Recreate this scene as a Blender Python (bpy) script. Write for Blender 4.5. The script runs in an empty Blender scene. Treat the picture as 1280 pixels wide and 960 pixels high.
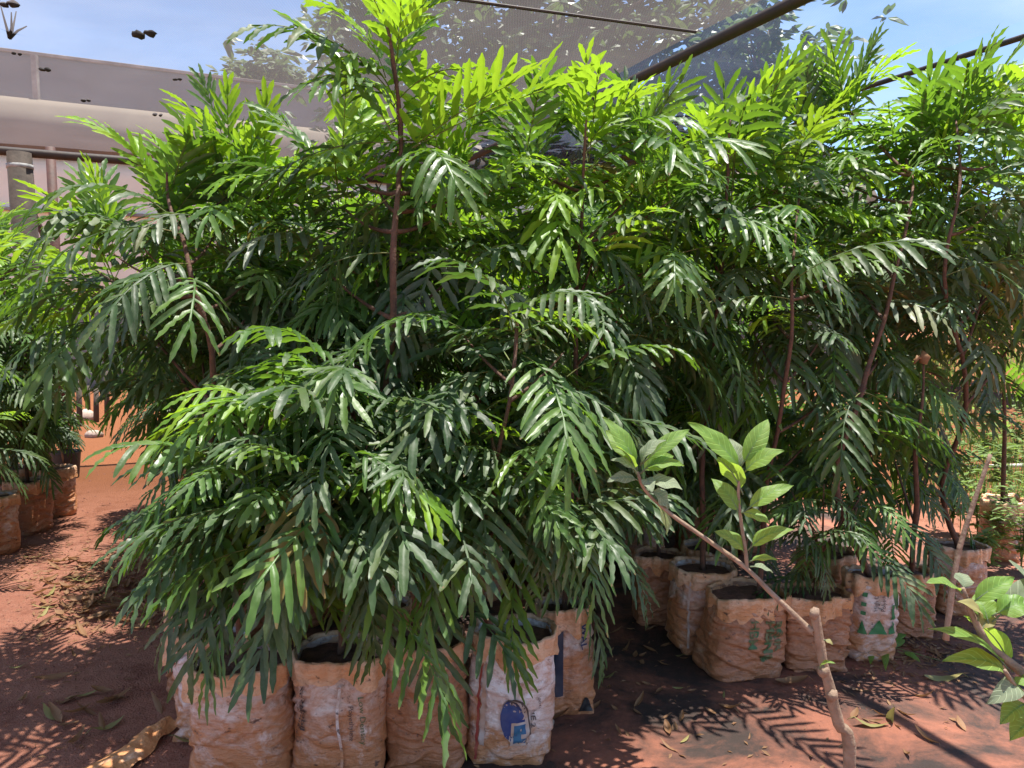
import bpy, math, random
from mathutils import Vector, Matrix, noise
R = math.radians; PI = math.pi
sc = bpy.context.scene
col = sc.collection
# ------------------------------------------------------------------ camera, sky, sun, exposure
CAM_H = 1.5; PITCH = 5.0
cd = bpy.data.cameras.new('camera'); cam = bpy.data.objects.new('camera', cd); col.objects.link(cam)
cd.sensor_width = 36; cd.lens = 27; cd.clip_start = 0.05; cd.clip_end = 2000
cam.location = (0, 0, CAM_H); cam.rotation_euler = (R(90-PITCH), 0, 0)
sc.camera = cam
SUN_EL, SUN_AZ = 81.0, 62.0        # azimuth measured from +Y towards +X
w = bpy.data.worlds.new('World'); sc.world = w; w.use_nodes = True
nt = w.node_tree; nt.nodes.clear()
wo = nt.nodes.new('ShaderNodeOutputWorld'); bg = nt.nodes.new('ShaderNodeBackground')
sky = nt.nodes.new('ShaderNodeTexSky'); sky.sky_type = 'NISHITA'; sky.sun_disc = False
sky.sun_elevation = R(SUN_EL); sky.sun_rotation = R(SUN_AZ); sky.air_density = 1.0; sky.dust_density = 0.4; sky.ozone_density = 3.0; sky.altitude = 1800
tc = nt.nodes.new('ShaderNodeTexCoord'); mp = nt.nodes.new('ShaderNodeMapping'); mp.inputs['Scale'].default_value = (1, 1, 2.6)
nz = nt.nodes.new('ShaderNodeTexNoise'); nz.inputs['Scale'].default_value = 3.2; nz.inputs['Detail'].default_value = 6; nz.inputs['Distortion'].default_value = .6
cr = nt.nodes.new('ShaderNodeValToRGB'); cr.color_ramp.elements[0].position = .46; cr.color_ramp.elements[1].position = .78
mx = nt.nodes.new('ShaderNodeMix'); mx.data_type = 'RGBA'; mx.inputs[7].default_value = (8.5, 8.8, 9.4, 1)
mu = nt.nodes.new('ShaderNodeMath'); mu.operation = 'MULTIPLY'; mu.inputs[1].default_value = .2
L = nt.links.new
L(tc.outputs['Generated'], mp.inputs[0]); L(mp.outputs[0], nz.inputs['Vector']); L(nz.outputs[0], cr.inputs[0]); L(cr.outputs[0], mu.inputs[0])
L(mu.outputs[0], mx.inputs[0]); L(sky.outputs[0], mx.inputs[6]); L(mx.outputs[2], bg.inputs[0]); L(bg.outputs[0], wo.inputs[0])
bg.inputs[1].default_value = 0.10
sd = bpy.data.lights.new('sun', 'SUN'); so = bpy.data.objects.new('sun', sd); col.objects.link(so)
sd.energy = 5.0; sd.angle = R(.55); sd.color = (1, .955, .88)
so.rotation_euler = (R(90-SUN_EL), 0, R(180-SUN_AZ)); so.location = (0, 0, 20)
sv = Vector((math.sin(R(SUN_AZ))*math.cos(R(SUN_EL)), math.cos(R(SUN_AZ))*math.cos(R(SUN_EL)), math.sin(R(SUN_EL))))
so.rotation_euler = sv.to_track_quat('Z', 'Y').to_euler()
sc.view_settings.view_transform = 'Standard'; sc.view_settings.look = 'None'
sc.view_settings.exposure = 1.36; sc.view_settings.gamma = 1; sc.view_settings.use_curve_mapping = False
sc.render.engine = 'CYCLES'
sc.cycles.transparent_max_bounces = 16; sc.cycles.max_bounces = 8

# ------------------------------------------------------------------ helpers
def ray(px, py):
    d = Vector(((px-640)/960, 1, -(py-480)/960)); p = R(PITCH)
    return Vector((d.x, d.y*math.cos(p)+d.z*math.sin(p), -d.y*math.sin(p)+d.z*math.cos(p)))
def P(px, py, Y):
    r = ray(px, py); return Vector((0, 0, CAM_H)) + r*(Y/r.y)
def RZ(px, py, z):
    r = ray(px, py); return Vector((0, 0, CAM_H)) + r*((z-CAM_H)/r.z)
U = Vector((-.432, .902, 0)); V = Vector((.902, .432, 0))     # along the rows, across the rows

def tag(o, label=None, cat=None, group=None, kind=None):
    if label: o['label'] = label
    if cat: o['category'] = cat
    if group: o['group'] = group
    if kind: o['kind'] = kind
    return o
def empty(name, loc, label, cat, group=None, rz=0):
    o = bpy.data.objects.new(name, None); col.objects.link(o); o.location = loc; o.rotation_euler = (0, 0, rz)
    o.empty_display_size = .1
    return tag(o, label, cat, group)
def obj(name, me, parent=None):
    o = bpy.data.objects.new(name, me); col.objects.link(o)
    if parent is not None: o.parent = parent
    return o
class MB:
    def __init__(s): s.v = []; s.f = []; s.m = []
    def add(s, vs, fs, mi=0):
        b = len(s.v); s.v += [tuple(x) for x in vs]; s.f += [tuple(i+b for i in f) for f in fs]; s.m += [mi]*len(fs)
    def box(s, c, sx, sy, sz, rot=None, mi=0):
        vs = [Vector((x*sx/2, y*sy/2, z*sz/2)) for x in (-1, 1) for y in (-1, 1) for z in (-1, 1)]
        if rot is not None: vs = [rot @ q for q in vs]
        s.add([Vector(c)+q for q in vs], [(0,1,3,2),(4,6,7,5),(0,4,5,1),(2,3,7,6),(0,2,6,4),(1,5,7,3)], mi)
    def tube(s, pts, rad, n=8, mi=0, cap=True, rough=0, seed=0):
        pts = [Vector(p) for p in pts]; k = len(pts)
        if not hasattr(rad, '__len__'): rad = [rad]*k
        T0 = (pts[1]-pts[0]).normalized()
        a = T0.orthogonal().normalized(); vs = []
        for i, p in enumerate(pts):
            T = (pts[min(i+1, k-1)]-pts[max(i-1, 0)]).normalized()
            a = (a-T*a.dot(T)).normalized(); b = T.cross(a)
            for j in range(n):
                t = 2*PI*j/n; rr = rad[i]
                if rough: rr *= 1+rough*noise.noise(Vector((p.x*25+j*1.7, p.y*25+seed, p.z*25)))
                vs.append(p+(a*math.cos(t)+b*math.sin(t))*rr)
        fs = [(i*n+j, i*n+(j+1) % n, (i+1)*n+(j+1) % n, (i+1)*n+j) for i in range(k-1) for j in range(n)]
        if cap: fs += [tuple(range(n-1, -1, -1)), tuple((k-1)*n+j for j in range(n))]
        s.add(vs, fs, mi)
    def mesh(s, name, mats, smooth=True):
        me = bpy.data.meshes.new(name); me.from_pydata(s.v, [], s.f)
        for m in (mats if isinstance(mats, (list, tuple)) else [mats]): me.materials.append(m)
        me.polygons.foreach_set('material_index', s.m)
        if smooth: me.polygons.foreach_set('use_smooth', [True]*len(s.f))
        me.update(); return me
def bez(a, b, c, n):
    return [a*(1-t)**2+b*2*t*(1-t)+c*t*t for t in [i/n for i in range(n+1)]]
def smooth_path(pts, n=4):
    out = []; pts = [Vector(p) for p in pts]
    for i in range(len(pts)-1):
        p0 = pts[max(i-1, 0)]; p1 = pts[i]; p2 = pts[i+1]; p3 = pts[min(i+2, len(pts)-1)]
        for k in range(n):
            t = k/n
            out.append(.5*((2*p1)+(p2-p0)*t+(2*p0-5*p1+4*p2-p3)*t*t+(3*p1-p0-3*p2+p3)*t**3))
    out.append(pts[-1]); return out

# ------------------------------------------------------------------ materials
def mat(name):
    m = bpy.data.materials.new(name); m.use_nodes = True; t = m.node_tree; t.nodes.clear()
    out = t.nodes.new('ShaderNodeOutputMaterial'); return m, t, out
def N(t, ty, **k):
    n = t.nodes.new('ShaderNode'+ty)
    for a, b in k.items(): setattr(n, a, b)
    return n
def noi(t, scale, detail=4, vec=None, rough=.55, dist=0):
    n = N(t, 'TexNoise'); n.inputs['Scale'].default_value = scale; n.inputs['Detail'].default_value = detail
    n.inputs['Roughness'].default_value = rough; n.inputs['Distortion'].default_value = dist
    if vec is not None: t.links.new(vec, n.inputs['Vector'])
    return n.outputs[0]
def ramp(t, src, stops):
    n = N(t, 'ValToRGB'); e = n.color_ramp.elements
    while len(e) < len(stops): e.new(.5)
    for i, (p, c) in enumerate(stops):
        e[i].position = p; e[i].color = (c, c, c, 1) if not hasattr(c, '__len__') else (*c, 1)
    t.links.new(src, n.inputs[0]); return n.outputs[0]
def mixc(t, f, a, b, bt='MIX'):
    n = N(t, 'Mix', data_type='RGBA', blend_type=bt)
    for i, x in ((0, f), (6, a), (7, b)):
        if hasattr(x, 'node'): t.links.new(x, n.inputs[i])
        elif i == 0: n.inputs[0].default_value = x
        else: n.inputs[i].default_value = (*x, 1)
    return n.outputs[2]
def bump(t, h, strength, dist=.01):
    n = N(t, 'Bump'); n.inputs['Strength'].default_value = strength; n.inputs['Distance'].default_value = dist
    t.links.new(h, n.inputs['Height']); return n.outputs[0]
def prin(t, c, rough=.6, nrm=None, spec=.5):
    p = N(t, 'BsdfPrincipled'); p.inputs['Specular IOR Level'].default_value = spec
    if hasattr(c, 'node'): t.links.new(c, p.inputs[0])
    else: p.inputs[0].default_value = (*c, 1)
    if hasattr(rough, 'node'): t.links.new(rough, p.inputs['Roughness'])
    else: p.inputs['Roughness'].default_value = rough
    if nrm is not None: t.links.new(nrm, p.inputs['Normal'])
    return p.outputs[0]
def simple(name, c, rough=.7, c2=None, scale=20, b=.3, spec=.4, obj_coords=True):
    m, t, out = mat(name); tcn = N(t, 'TexCoord'); v = tcn.outputs['Object']
    n1 = noi(t, scale, 5, v)
    cc = mixc(t, ramp(t, n1, [(.35, 0), (.68, 1)]), c, c2 or tuple(x*.6 for x in c))
    t.links.new(prin(t, cc, rough, bump(t, noi(t, scale*2.5, 4, v), b), spec), out.inputs[0]); return m
def leaf_mat(name, ca, cb, tr, trf, rough=.36, spec=.5, dust=.25, bscale=60, vein=False):
    m, t, out = mat(name); tcn = N(t, 'TexCoord'); v = tcn.outputs['Object']; oi = N(t, 'ObjectInfo'); rnd = oi.outputs['Random']
    c = mixc(t, rnd, ca, cb)
    c = mixc(t, ramp(t, noi(t, 14, 3, v), [(.4, 0), (.7, .45)]), c, tuple(x*1.55 for x in cb))
    at = N(t, 'Attribute', attribute_name='tone'); af = at.outputs['Fac']
    c = mixc(t, ramp(t, af, [(0, .75), (.38, 0)]), c, tuple(x*.55 for x in ca))
    c = mixc(t, ramp(t, af, [(.62, 0), (1, .6)]), c, (cb[0]*2.0, cb[1]*1.5, cb[2]*1.1))
    at2 = N(t, 'Attribute', attribute_name='tip'); tipn = N(t, 'Math', operation='ADD'); t.links.new(at2.outputs['Fac'], tipn.inputs[0]); t.links.new(noi(t, 45, 3, v), tipn.inputs[1])
    c = mixc(t, ramp(t, tipn.outputs[0], [(1.0*.93, 0), (.99, .85)]), c, (.22, .13, .06))
    n2 = noi(t, 9, 5, v, .7)
    c = mixc(t, ramp(t, n2, [(.5, 0), (.78, dust)]), c, (.33, .34, .25))
    ro = ramp(t, n2, [(.3, rough-.08), (.75, rough+.28)])
    nb = bump(t, noi(t, bscale, 2, v), .22, .004)
    if vein:
        av = N(t, 'Attribute', attribute_name='vein'); fr_ = N(t, 'Math', operation='FRACT'); t.links.new(av.outputs['Fac'], fr_.inputs[0])
        vl = ramp(t, fr_.outputs[0], [(0, 1), (.10, 0), (.9, 0), (1, 1)]); c = mixc(t, vl, c, tuple(min(1, x*1.45+.02) for x in cb))
        b2 = N(t, 'Bump'); b2.inputs['Strength'].default_value = .5; b2.inputs['Distance'].default_value = .003; b2.invert = True; t.links.new(vl, b2.inputs['Height']); t.links.new(nb, b2.inputs['Normal']); nb = b2.outputs[0]
    p = prin(t, c, ro, nb, spec)
    tl = N(t, 'BsdfTranslucent'); tcol = mixc(t, rnd, tr, tuple(x*.7 for x in tr)); t.links.new(tcol, tl.inputs[0])
    ms = N(t, 'MixShader'); ms.inputs[0].default_value = trf
    t.links.new(p, ms.inputs[1]); t.links.new(tl.outputs[0], ms.inputs[2]); t.links.new(ms.outputs[0], out.inputs[0]); return m
M = {}
M['leaf'] = leaf_mat('mature_leaf', (.036, .076, .027), (.062, .114, .037), (.17, .36, .04), .26, .42, dust=.55)
M['midleaf'] = leaf_mat('half_grown_leaf', (.058, .132, .027), (.088, .18, .036), (.28, .54, .035), .33, .36, dust=.35)
M['aged'] = leaf_mat('yellowing_leaf', (.26, .22, .05), (.20, .13, .05), (.5, .4, .08), .3, .5, dust=.4)
M['young'] = leaf_mat('young_leaf', (.12, .27, .02), (.20, .36, .03), (.46, .74, .035), .42, .38, dust=.12)
M['dusty'] = leaf_mat('dusty_leaf', (.085, .12, .065), (.12, .155, .09), (.22, .38, .07), .25, .42, dust=.6)
M['stalk'] = simple('leaf_stalk', (.13, .2, .045), .5, (.2, .16, .06), 30)
M['bark'] = simple('red_brown_bark', (.15, .075, .045), .8, (.075, .042, .03), 40, .6)
M['treebark'] = simple('tree_bark', (.14, .11, .08), .9, (.07, .055, .04), 8, .6)
M['greybark'] = simple('sapling_bark', (.36, .25, .17), .75, (.22, .145, .095), 34, .5)
M['broad'] = leaf_mat('broad_sapling_leaf', (.23, .45, .08), (.29, .50, .10), (.60, .88, .09), .46, .45, dust=.12, bscale=90, vein=True)
M['palebroad'] = leaf_mat('felted_sapling_leaf', (.30, .38, .22), (.36, .42, .26), (.45, .6, .2), .3, .6, dust=.3, bscale=90, vein=True)
M['treeleaf'] = leaf_mat('tree_leaf', (.06, .11, .04), (.09, .15, .06), (.2, .34, .06), .25, .38, dust=.3, bscale=20)
M['fartree'] = leaf_mat('far_tree_leaf', (.07, .12, .04), (.10, .16, .06), (.2, .32, .08), .25, .6, dust=.3, bscale=5)
M['weed'] = leaf_mat('weed_leaf', (.14, .25, .05), (.22, .32, .09), (.4, .6, .1), .35, .6, dust=.2)
M['dead'] = leaf_mat('dry_leaf', (.42, .22, .10), (.24, .115, .05), (.45, .22, .08), .2, .65, dust=.25)
M['yellow'] = leaf_mat('yellow_fallen_leaf', (.42, .36, .12), (.34, .33, .12), (.5, .45, .12), .2, .6, dust=.2)
M['debris'] = simple('dark_debris', (.035, .03, .025), .9, (.02, .018, .015), 60)
M['postwood'] = simple('weathered_post', (.085, .065, .05), .85, (.05, .038, .03), 12, .5)
M['beam'] = simple('dark_steel', (.035, .027, .022), .6, (.055, .035, .025), 9, .2)
M['redpost'] = simple('rusty_red_steel', (.06, .03, .024), .7, (.09, .035, .025), 14, .3)
M['strap'] = simple('grey_strap', (.4, .4, .38), .6)
M['wall'] = simple('cream_wall', (.88, .82, .66), .85, (.80, .74, .58), 1.3, .15)
M['band'] = simple('brown_sheeting', (.19, .155, .115), .85, (.13, .105, .08), .9, .2)
M['rust'] = simple('dusty_edge', (.16, .13, .115), .8, (.38, .35, .31), 3, .2)
M['black'] = simple('black_plastic', (.016, .016, .018), .45, (.03, .026, .024), 20, .2)
M['stone'] = simple('stone', (.42, .33, .27), .85, (.28, .2, .16), 14, .5)
M['pipe'] = simple('pale_pipe', (.6, .58, .55), .5, (.45, .4, .36), 9, .1)
M['blue_ink'] = simple('faded_blue_ink', (.022, .04, .16), .55, (.06, .075, .17), 25, .05)
M['teal_ink'] = simple('faded_teal_ink', (.02, .10, .22), .55, (.05, .15, .24), 25, .05)
M['dark_ink'] = simple('faded_dark_ink', (.05, .04, .04), .6, (.16, .10, .075), 45, .05)
M['navy_ink'] = simple('navy_ink', (.03, .042, .075), .55, (.07, .06, .075), 18, .05)
M['red_ink'] = simple('faded_red_ink', (.30, .035, .03), .6, (.36, .10, .06), 20, .05)
M['green_ink'] = simple('faded_green_ink', (.04, .13, .05), .6, (.20, .15, .07), 28, .05)
M['bright_green_ink'] = simple('green_ink', (.02, .17, .055), .55, (.07, .20, .08), 25, .05)
M['pale_ink'] = simple('bare_white_plastic', (.55, .46, .42), .45, (.45, .27, .18), 20, .05)

def net_mat(name, c, op):
    m, t, out = mat(name); tcn = N(t, 'TexCoord'); v = tcn.outputs['Object']
    tr = N(t, 'BsdfTransparent'); df = N(t, 'BsdfDiffuse'); tl = N(t, 'BsdfTranslucent')
    df.inputs[0].default_value = (*c, 1); tl.inputs[0].default_value = (*c, 1)
    m1 = N(t, 'MixShader'); m1.inputs[0].default_value = .5; t.links.new(df.outputs[0], m1.inputs[1]); t.links.new(tl.outputs[0], m1.inputs[2])
    wv = N(t, 'TexWave'); wv.inputs['Scale'].default_value = 22; wv.inputs['Distortion'].default_value = .4; t.links.new(v, wv.inputs[0])
    nn = noi(t, 1.6, 3, v)
    a = N(t, 'Math', operation='MULTIPLY_ADD'); t.links.new(wv.outputs['Fac'], a.inputs[0]); a.inputs[1].default_value = .05; a.inputs[2].default_value = op-.12
    b = N(t, 'Math', operation='MULTIPLY_ADD'); t.links.new(nn, b.inputs[0]); b.inputs[1].default_value = .2; t.links.new(a.outputs[0], b.inputs[2])
    m2 = N(t, 'MixShader'); t.links.new(b.outputs[0], m2.inputs[0]); t.links.new(tr.outputs[0], m2.inputs[1]); t.links.new(m1.outputs[0], m2.inputs[2])
    t.links.new(m2.outputs[0], out.inputs[0]); return m
M['net'] = net_mat('grey_shade_net', (.25, .22, .225), .33)
M['net_thin'] = net_mat('blue_shade_net', (.25, .30, .45), .15)
M['net_far'] = net_mat('far_grey_net', (.23, .22, .22), .84)

def ground_mat():
    m, t, out = mat('red_earth'); tcn = N(t, 'TexCoord'); v = tcn.outputs['Object']
    c = mixc(t, ramp(t, noi(t, 1.1, 6, v, .6), [(.35, 0), (.65, 1)]), (.38, .15, .095), (.50, .225, .150))
    c = mixc(t, ramp(t, noi(t, 5.5, 7, v, .65), [(.48, 0), (.66, .75)]), c, (.22, .072, .042))
    c = mixc(t, ramp(t, noi(t, 34, 5, v, .7), [(.5, 0), (.75, .6)]), c, (.46, .25, .18))
    c = mixc(t, ramp(t, noi(t, 90, 3, v, .7), [(.6, 0), (.72, .7)]), c, (.09, .04, .03))
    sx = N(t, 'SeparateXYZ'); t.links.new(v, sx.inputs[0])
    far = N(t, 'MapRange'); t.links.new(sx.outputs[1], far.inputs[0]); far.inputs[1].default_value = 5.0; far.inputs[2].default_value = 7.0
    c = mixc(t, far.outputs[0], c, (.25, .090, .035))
    h = N(t, 'Math', operation='ADD'); t.links.new(noi(t, 24, 8, v, .7), h.inputs[0]); t.links.new(noi(t, 130, 4, v, .6), h.inputs[1])
    t.links.new(prin(t, c, .9, bump(t, h.outputs[0], .95, .024), .25), out.inputs[0]); return m
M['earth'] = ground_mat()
def shade_cover_mat():
    m, t, out = mat('shade_darkened_dirty_cover'); tcn = N(t, 'TexCoord'); v = tcn.outputs['Object']
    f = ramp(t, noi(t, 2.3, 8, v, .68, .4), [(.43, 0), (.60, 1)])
    c = mixc(t, f, (.045, .030, .024), (.31, .115, .068))  # dark tone paints in shade along with black cover; red is dirt
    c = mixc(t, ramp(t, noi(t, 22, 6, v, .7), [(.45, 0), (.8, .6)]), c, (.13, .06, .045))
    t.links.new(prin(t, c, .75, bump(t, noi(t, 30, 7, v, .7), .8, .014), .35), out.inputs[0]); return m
M['shade_cover'] = shade_cover_mat()
def bag_mat(name, base, dirt, amt, sh):
    m, t, out = mat(name); tcn = N(t, 'TexCoord'); v = tcn.outputs['Object']; sx = N(t, 'SeparateXYZ'); t.links.new(v, sx.inputs[0])
    mp = N(t, 'Mapping'); mp.inputs['Location'].default_value = (sh, sh*1.7, 0); mp.inputs['Scale'].default_value = (1, 1, 1.5); t.links.new(v, mp.inputs[0]); vv = mp.outputs[0]
    zz = N(t, 'Math', operation='MULTIPLY_ADD'); t.links.new(sx.outputs[2], zz.inputs[0]); zz.inputs[1].default_value = -.9; zz.inputs[2].default_value = .18+amt
    a = N(t, 'Math', operation='ADD'); t.links.new(noi(t, 6.5, 9, vv, .68, .8), a.inputs[0]); t.links.new(zz.outputs[0], a.inputs[1])
    c = mixc(t, ramp(t, a.outputs[0], [(.38, 0), (.66, 1)]), base, dirt)
    c = mixc(t, ramp(t, noi(t, 15, 7, vv, .75, 1.2), [(.5, 0), (.68, .8)]), c, tuple(x*.62 for x in dirt))
    c = mixc(t, ramp(t, noi(t, 26, 4, vv, .6), [(.62, 0), (.70, .9)]), c, (.075, .035, .025))
    c = mixc(t, ramp(t, noi(t, 3.2, 6, vv, .7, 1.5), [(.56, 0), (.70, .65)]), c, tuple(min(1, x*1.15+.04) for x in base))
    mp2 = N(t, 'Mapping'); mp2.inputs['Scale'].default_value = (1, 1, 3.2); t.links.new(vv, mp2.inputs[0])
    h = N(t, 'Math', operation='ADD'); t.links.new(noi(t, 11, 8, mp2.outputs[0], .62, 1.6), h.inputs[0]); t.links.new(noi(t, 60, 3, vv), h.inputs[1])
    h.inputs[1].default_value = 0
    rg = N(t, 'TexNoise'); rg.noise_type = 'RIDGED_MULTIFRACTAL'; rg.inputs['Scale'].default_value = 7; rg.inputs['Detail'].default_value = 4; rg.inputs['Distortion'].default_value = 1.2; t.links.new(mp2.outputs[0], rg.inputs['Vector'])
    c = mixc(t, ramp(t, rg.outputs[0], [(.55, 0), (1, .45)]), c, tuple(x*.5 for x in dirt))
    hr = N(t, 'Math', operation='MULTIPLY_ADD'); t.links.new(rg.outputs[0], hr.inputs[0]); hr.inputs[1].default_value = .8; t.links.new(h.outputs[0], hr.inputs[2])
    p = prin(t, c, .40, bump(t, hr.outputs[0], .55, .012), .5)
    t.links.new(p, out.inputs[0]); return m
M['bagA'] = bag_mat('dirty_white_sack', (.74, .65, .60), (.50, .21, .09), .12, 0)
M['bagB'] = bag_mat('muddy_sack', (.52, .36, .26), (.40, .165, .075), .22, 3.1)
M['bagC'] = bag_mat('cleaner_white_sack', (.78, .72, .70), (.52, .23, .10), .03, 7.7)
M['rim'] = bag_mat('orange_stained_rim', (.74, .50, .33), (.64, .29, .12), .20, 11.3)
M['soil'] = simple('potting_soil', (.20, .095, .06), .95, (.09, .045, .03), 30, .8)

# ------------------------------------------------------------------ ground
def hz(x, y):
    return .016*noise.noise(Vector((x*.9, y*.9, 3)))+.008*noise.noise(Vector((x*3.1, y*3.1, 9)))+.0050*noise.noise(Vector((x*10, y*10, 1)))
def grid_sheet(name, xs, ys, hf, m, kind='structure'):
    nx = len(xs); vs = [(x, y, hf(x, y)) for y in ys for x in xs]
    fs = [(j*nx+i, j*nx+i+1, (j+1)*nx+i+1, (j+1)*nx+i) for j in range(len(ys)-1) for i in range(nx-1)]
    b = MB(); b.add(vs, fs); o = obj(name, b.mesh(name, m)); o['kind'] = kind; return o
xs = [math.sinh(t*6.2)*.9 for t in [i/150-1 for i in range(301)]]
ys = [1.6+math.sinh(t*6.2)*.9 for t in [i/150-1 for i in range(301)]]
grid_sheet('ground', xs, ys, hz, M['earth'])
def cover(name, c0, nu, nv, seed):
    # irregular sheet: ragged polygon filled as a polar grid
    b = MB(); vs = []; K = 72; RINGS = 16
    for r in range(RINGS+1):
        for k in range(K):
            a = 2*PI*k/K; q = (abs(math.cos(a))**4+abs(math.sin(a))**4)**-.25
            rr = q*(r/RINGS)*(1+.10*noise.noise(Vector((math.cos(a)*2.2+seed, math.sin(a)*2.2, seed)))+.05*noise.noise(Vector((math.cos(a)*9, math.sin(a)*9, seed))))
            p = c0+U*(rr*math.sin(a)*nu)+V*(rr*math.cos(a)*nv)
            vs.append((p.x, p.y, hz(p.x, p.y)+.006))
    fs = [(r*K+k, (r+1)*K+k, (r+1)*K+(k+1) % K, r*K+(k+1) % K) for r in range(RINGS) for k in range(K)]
    b.add(vs, fs); o = obj(name, b.mesh(name, M['shade_cover'])); o['kind'] = 'structure'
cover('shade_dark_cover_sheet', Vector((.55, 4.40, 0)), 2.55, 2.2, 1.3)  # shade around the sacks is painted into this dark, dirt-streaked sheet

# ------------------------------------------------------------------ fern-leaved frond meshes
UP = Vector((0, 0, 1))
def frond(seed, kind, mname):
    g = random.Random(seed); b = MB(); tone = {}; tip = {}
    K = dict(up=(70, 34, .44, 40, .10, .15, .0155), arch=(40, 70, .50, 52, .0, .155, .0138), hang=(6, 58, .50, 52, -.05, .17, .0128), low=(-18, 48, .46, 42, -.1, .18, .0122), fan=(26, 34, .54, 58, .75, .17, .017))[kind]
    jj_ = 22 if kind in ('hang', 'low') else 10
    e0 = R(K[0]+g.uniform(-jj_, jj_)); bend = R(K[1]+g.uniform(-24, 20)); Ln = K[2]*g.uniform(.9, 1.12); la = K[3]+g.uniform(-5, 5); rise = K[4]; ll = K[5]*g.uniform(.92, 1.1)
    nn = g.choice((7, 8, 8, 9)); W = K[6]*g.uniform(.80, 1.04); side_b = g.uniform(-.35, .35)
    steps = 24; pts = [Vector((0, 0, 0))]; Ts = []
    for i in range(steps+1):
        s = i/steps; e = e0-bend*s**1.1; h = side_b*s
        T = Vector((math.cos(e)*math.cos(h), math.cos(e)*math.sin(h), math.sin(e))); Ts.append(T)
        if i < steps: pts.append(pts[-1]+T*Ln/steps)
    b.tube(pts[::2], [.0026*(1-.6*i/12) for i in range(13)], 4, 1, False)
    def frame(s):
        f = s*steps; i = min(int(f), steps-1); return pts[i].lerp(pts[i+1], f-i), Ts[i].lerp(Ts[i+1], f-i).normalized()
    s0 = .17
    # winged strip on the stalk between the leaflets
    ws = []
    for i in range(13):
        s = s0+(1-s0)*i/12; c, T = frame(s); S = UP.cross(T); S = S.normalized() if S.length > .05 else Vector((0, 1, 0)); ww = .0052*math.sin(PI*(.12+.8*((i*nn/12.) % 1)))
        Nn = T.cross(S)
        ws += [c-S*ww+Nn*.001, c+Nn*.0028, c+S*ww+Nn*.001]
    b.add(ws, [(3*i+k, 3*i+k+1, 3*i+k+4, 3*i+k+3) for i in range(12) for k in (0, 1)], 0)
    segs, acr = 11, (-1, -.5, 0, .5, 1)
    for k in range(nn):
        s = s0+(1-s0)*(k+.2)/(nn-.2)
        for side in (-1, 1):
            if g.random() < .035: continue
            c, T = frame(min(1, s+g.uniform(-.012, .012)))
            S = UP.cross(T); S = (S.normalized() if S.length > .05 else Vector((0, 1, 0)))*side; Nn = T.cross(S)*side
            if Nn.z < 0 and kind != 'up': Nn = -Nn
            a = R(la*(1.12-.42*k/(nn-1))+g.uniform(-7, 7)); rs = rise+g.uniform(-.16, .16)
            if k == nn-1: a *= .5
            d = (T*math.cos(a)+(S*math.cos(rs)+Nn*math.sin(rs))*math.sin(a)).normalized()
            n0 = (Nn-d*Nn.dot(d)).normalized()
            tw = g.uniform(-.35, .35); wv0 = d.cross(n0); n0 = (n0*math.cos(tw)+wv0*math.sin(tw)).normalized()
            lk = ll*(.74+.42*math.sin(PI*(.15+.68*k/(nn-1))))*g.uniform(.9, 1.08)
            grav = {'up': .35, 'arch': .8, 'hang': .9, 'low': .8, 'fan': .15}[kind]*g.uniform(.6, 1.4)
            ph = g.uniform(0, 6.3); fr = g.uniform(3.0, 4.6); amp = .0040*g.uniform(.5, 1.5); fold = g.uniform(.12, .5); cup = g.uniform(-.3, .9)
            vs = []; p = c.copy()
            for j in range(segs+1):
                t = j/segs
                if j: 
                    d = (d+Vector((0, 0, -1))*grav/segs*(1-abs(d.z)*.6)+n0*(-cup*.35/segs)).normalized(); p = p+d*lk/segs
                n0 = (n0-d*n0.dot(d)).normalized(); wv = d.cross(n0)
                wd = W*min(1, (t/.22+.3)**.7)*(1-.12*t)*(1-max(0, (t-.62)/.38)**3.2)
                if j == segs: wd = .0022
                wd *= 1+.11*math.sin(fr*6.28*t+ph*2)
                for u in acr:
                    z = fold*abs(u)*wd+amp*math.sin(fr*6.28*t+ph+(1.2 if u > 0 else 0))*abs(u)**1.4*min(1, t*4)*(1-t**4)
                    vs.append(p+wv*u*wd+n0*z)
            q = len(acr); tn = g.random(); br = g.random(); b0 = len(b.v)
            for j in range(segs+1):
                for i in range(q): tone[b0+j*q+i] = tn; tip[b0+j*q+i] = (.50*(j/segs)**5 if br > .72 else (.30 if br < .02 else 0))
            b.add(vs, [(j*q+i, j*q+i+1, (j+1)*q+i+1, (j+1)*q+i) for j in range(segs) for i in range(q-1)], 0)
    me = b.mesh('frond', [M[mname], M['stalk']]); nv = len(b.v)
    for nm, dd, df in (('tone', tone, .5), ('tip', tip, 0)):
        at = me.attributes.new(nm, 'FLOAT', 'POINT'); at.data.foreach_set('value', [dd.get(i, df) for i in range(nv)])
    return me
FR = {}
def fr(kind, mname, nvar=9):
    key = (kind, mname)
    if key not in FR: FR[key] = [frond(hash_(kind, mname, i), kind, mname) for i in range(nvar)]
    return FR[key]
def hash_(*a):
    h = 7
    for ch in str(a): h = (h*131+ord(ch)) % 1000003
    return h

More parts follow.
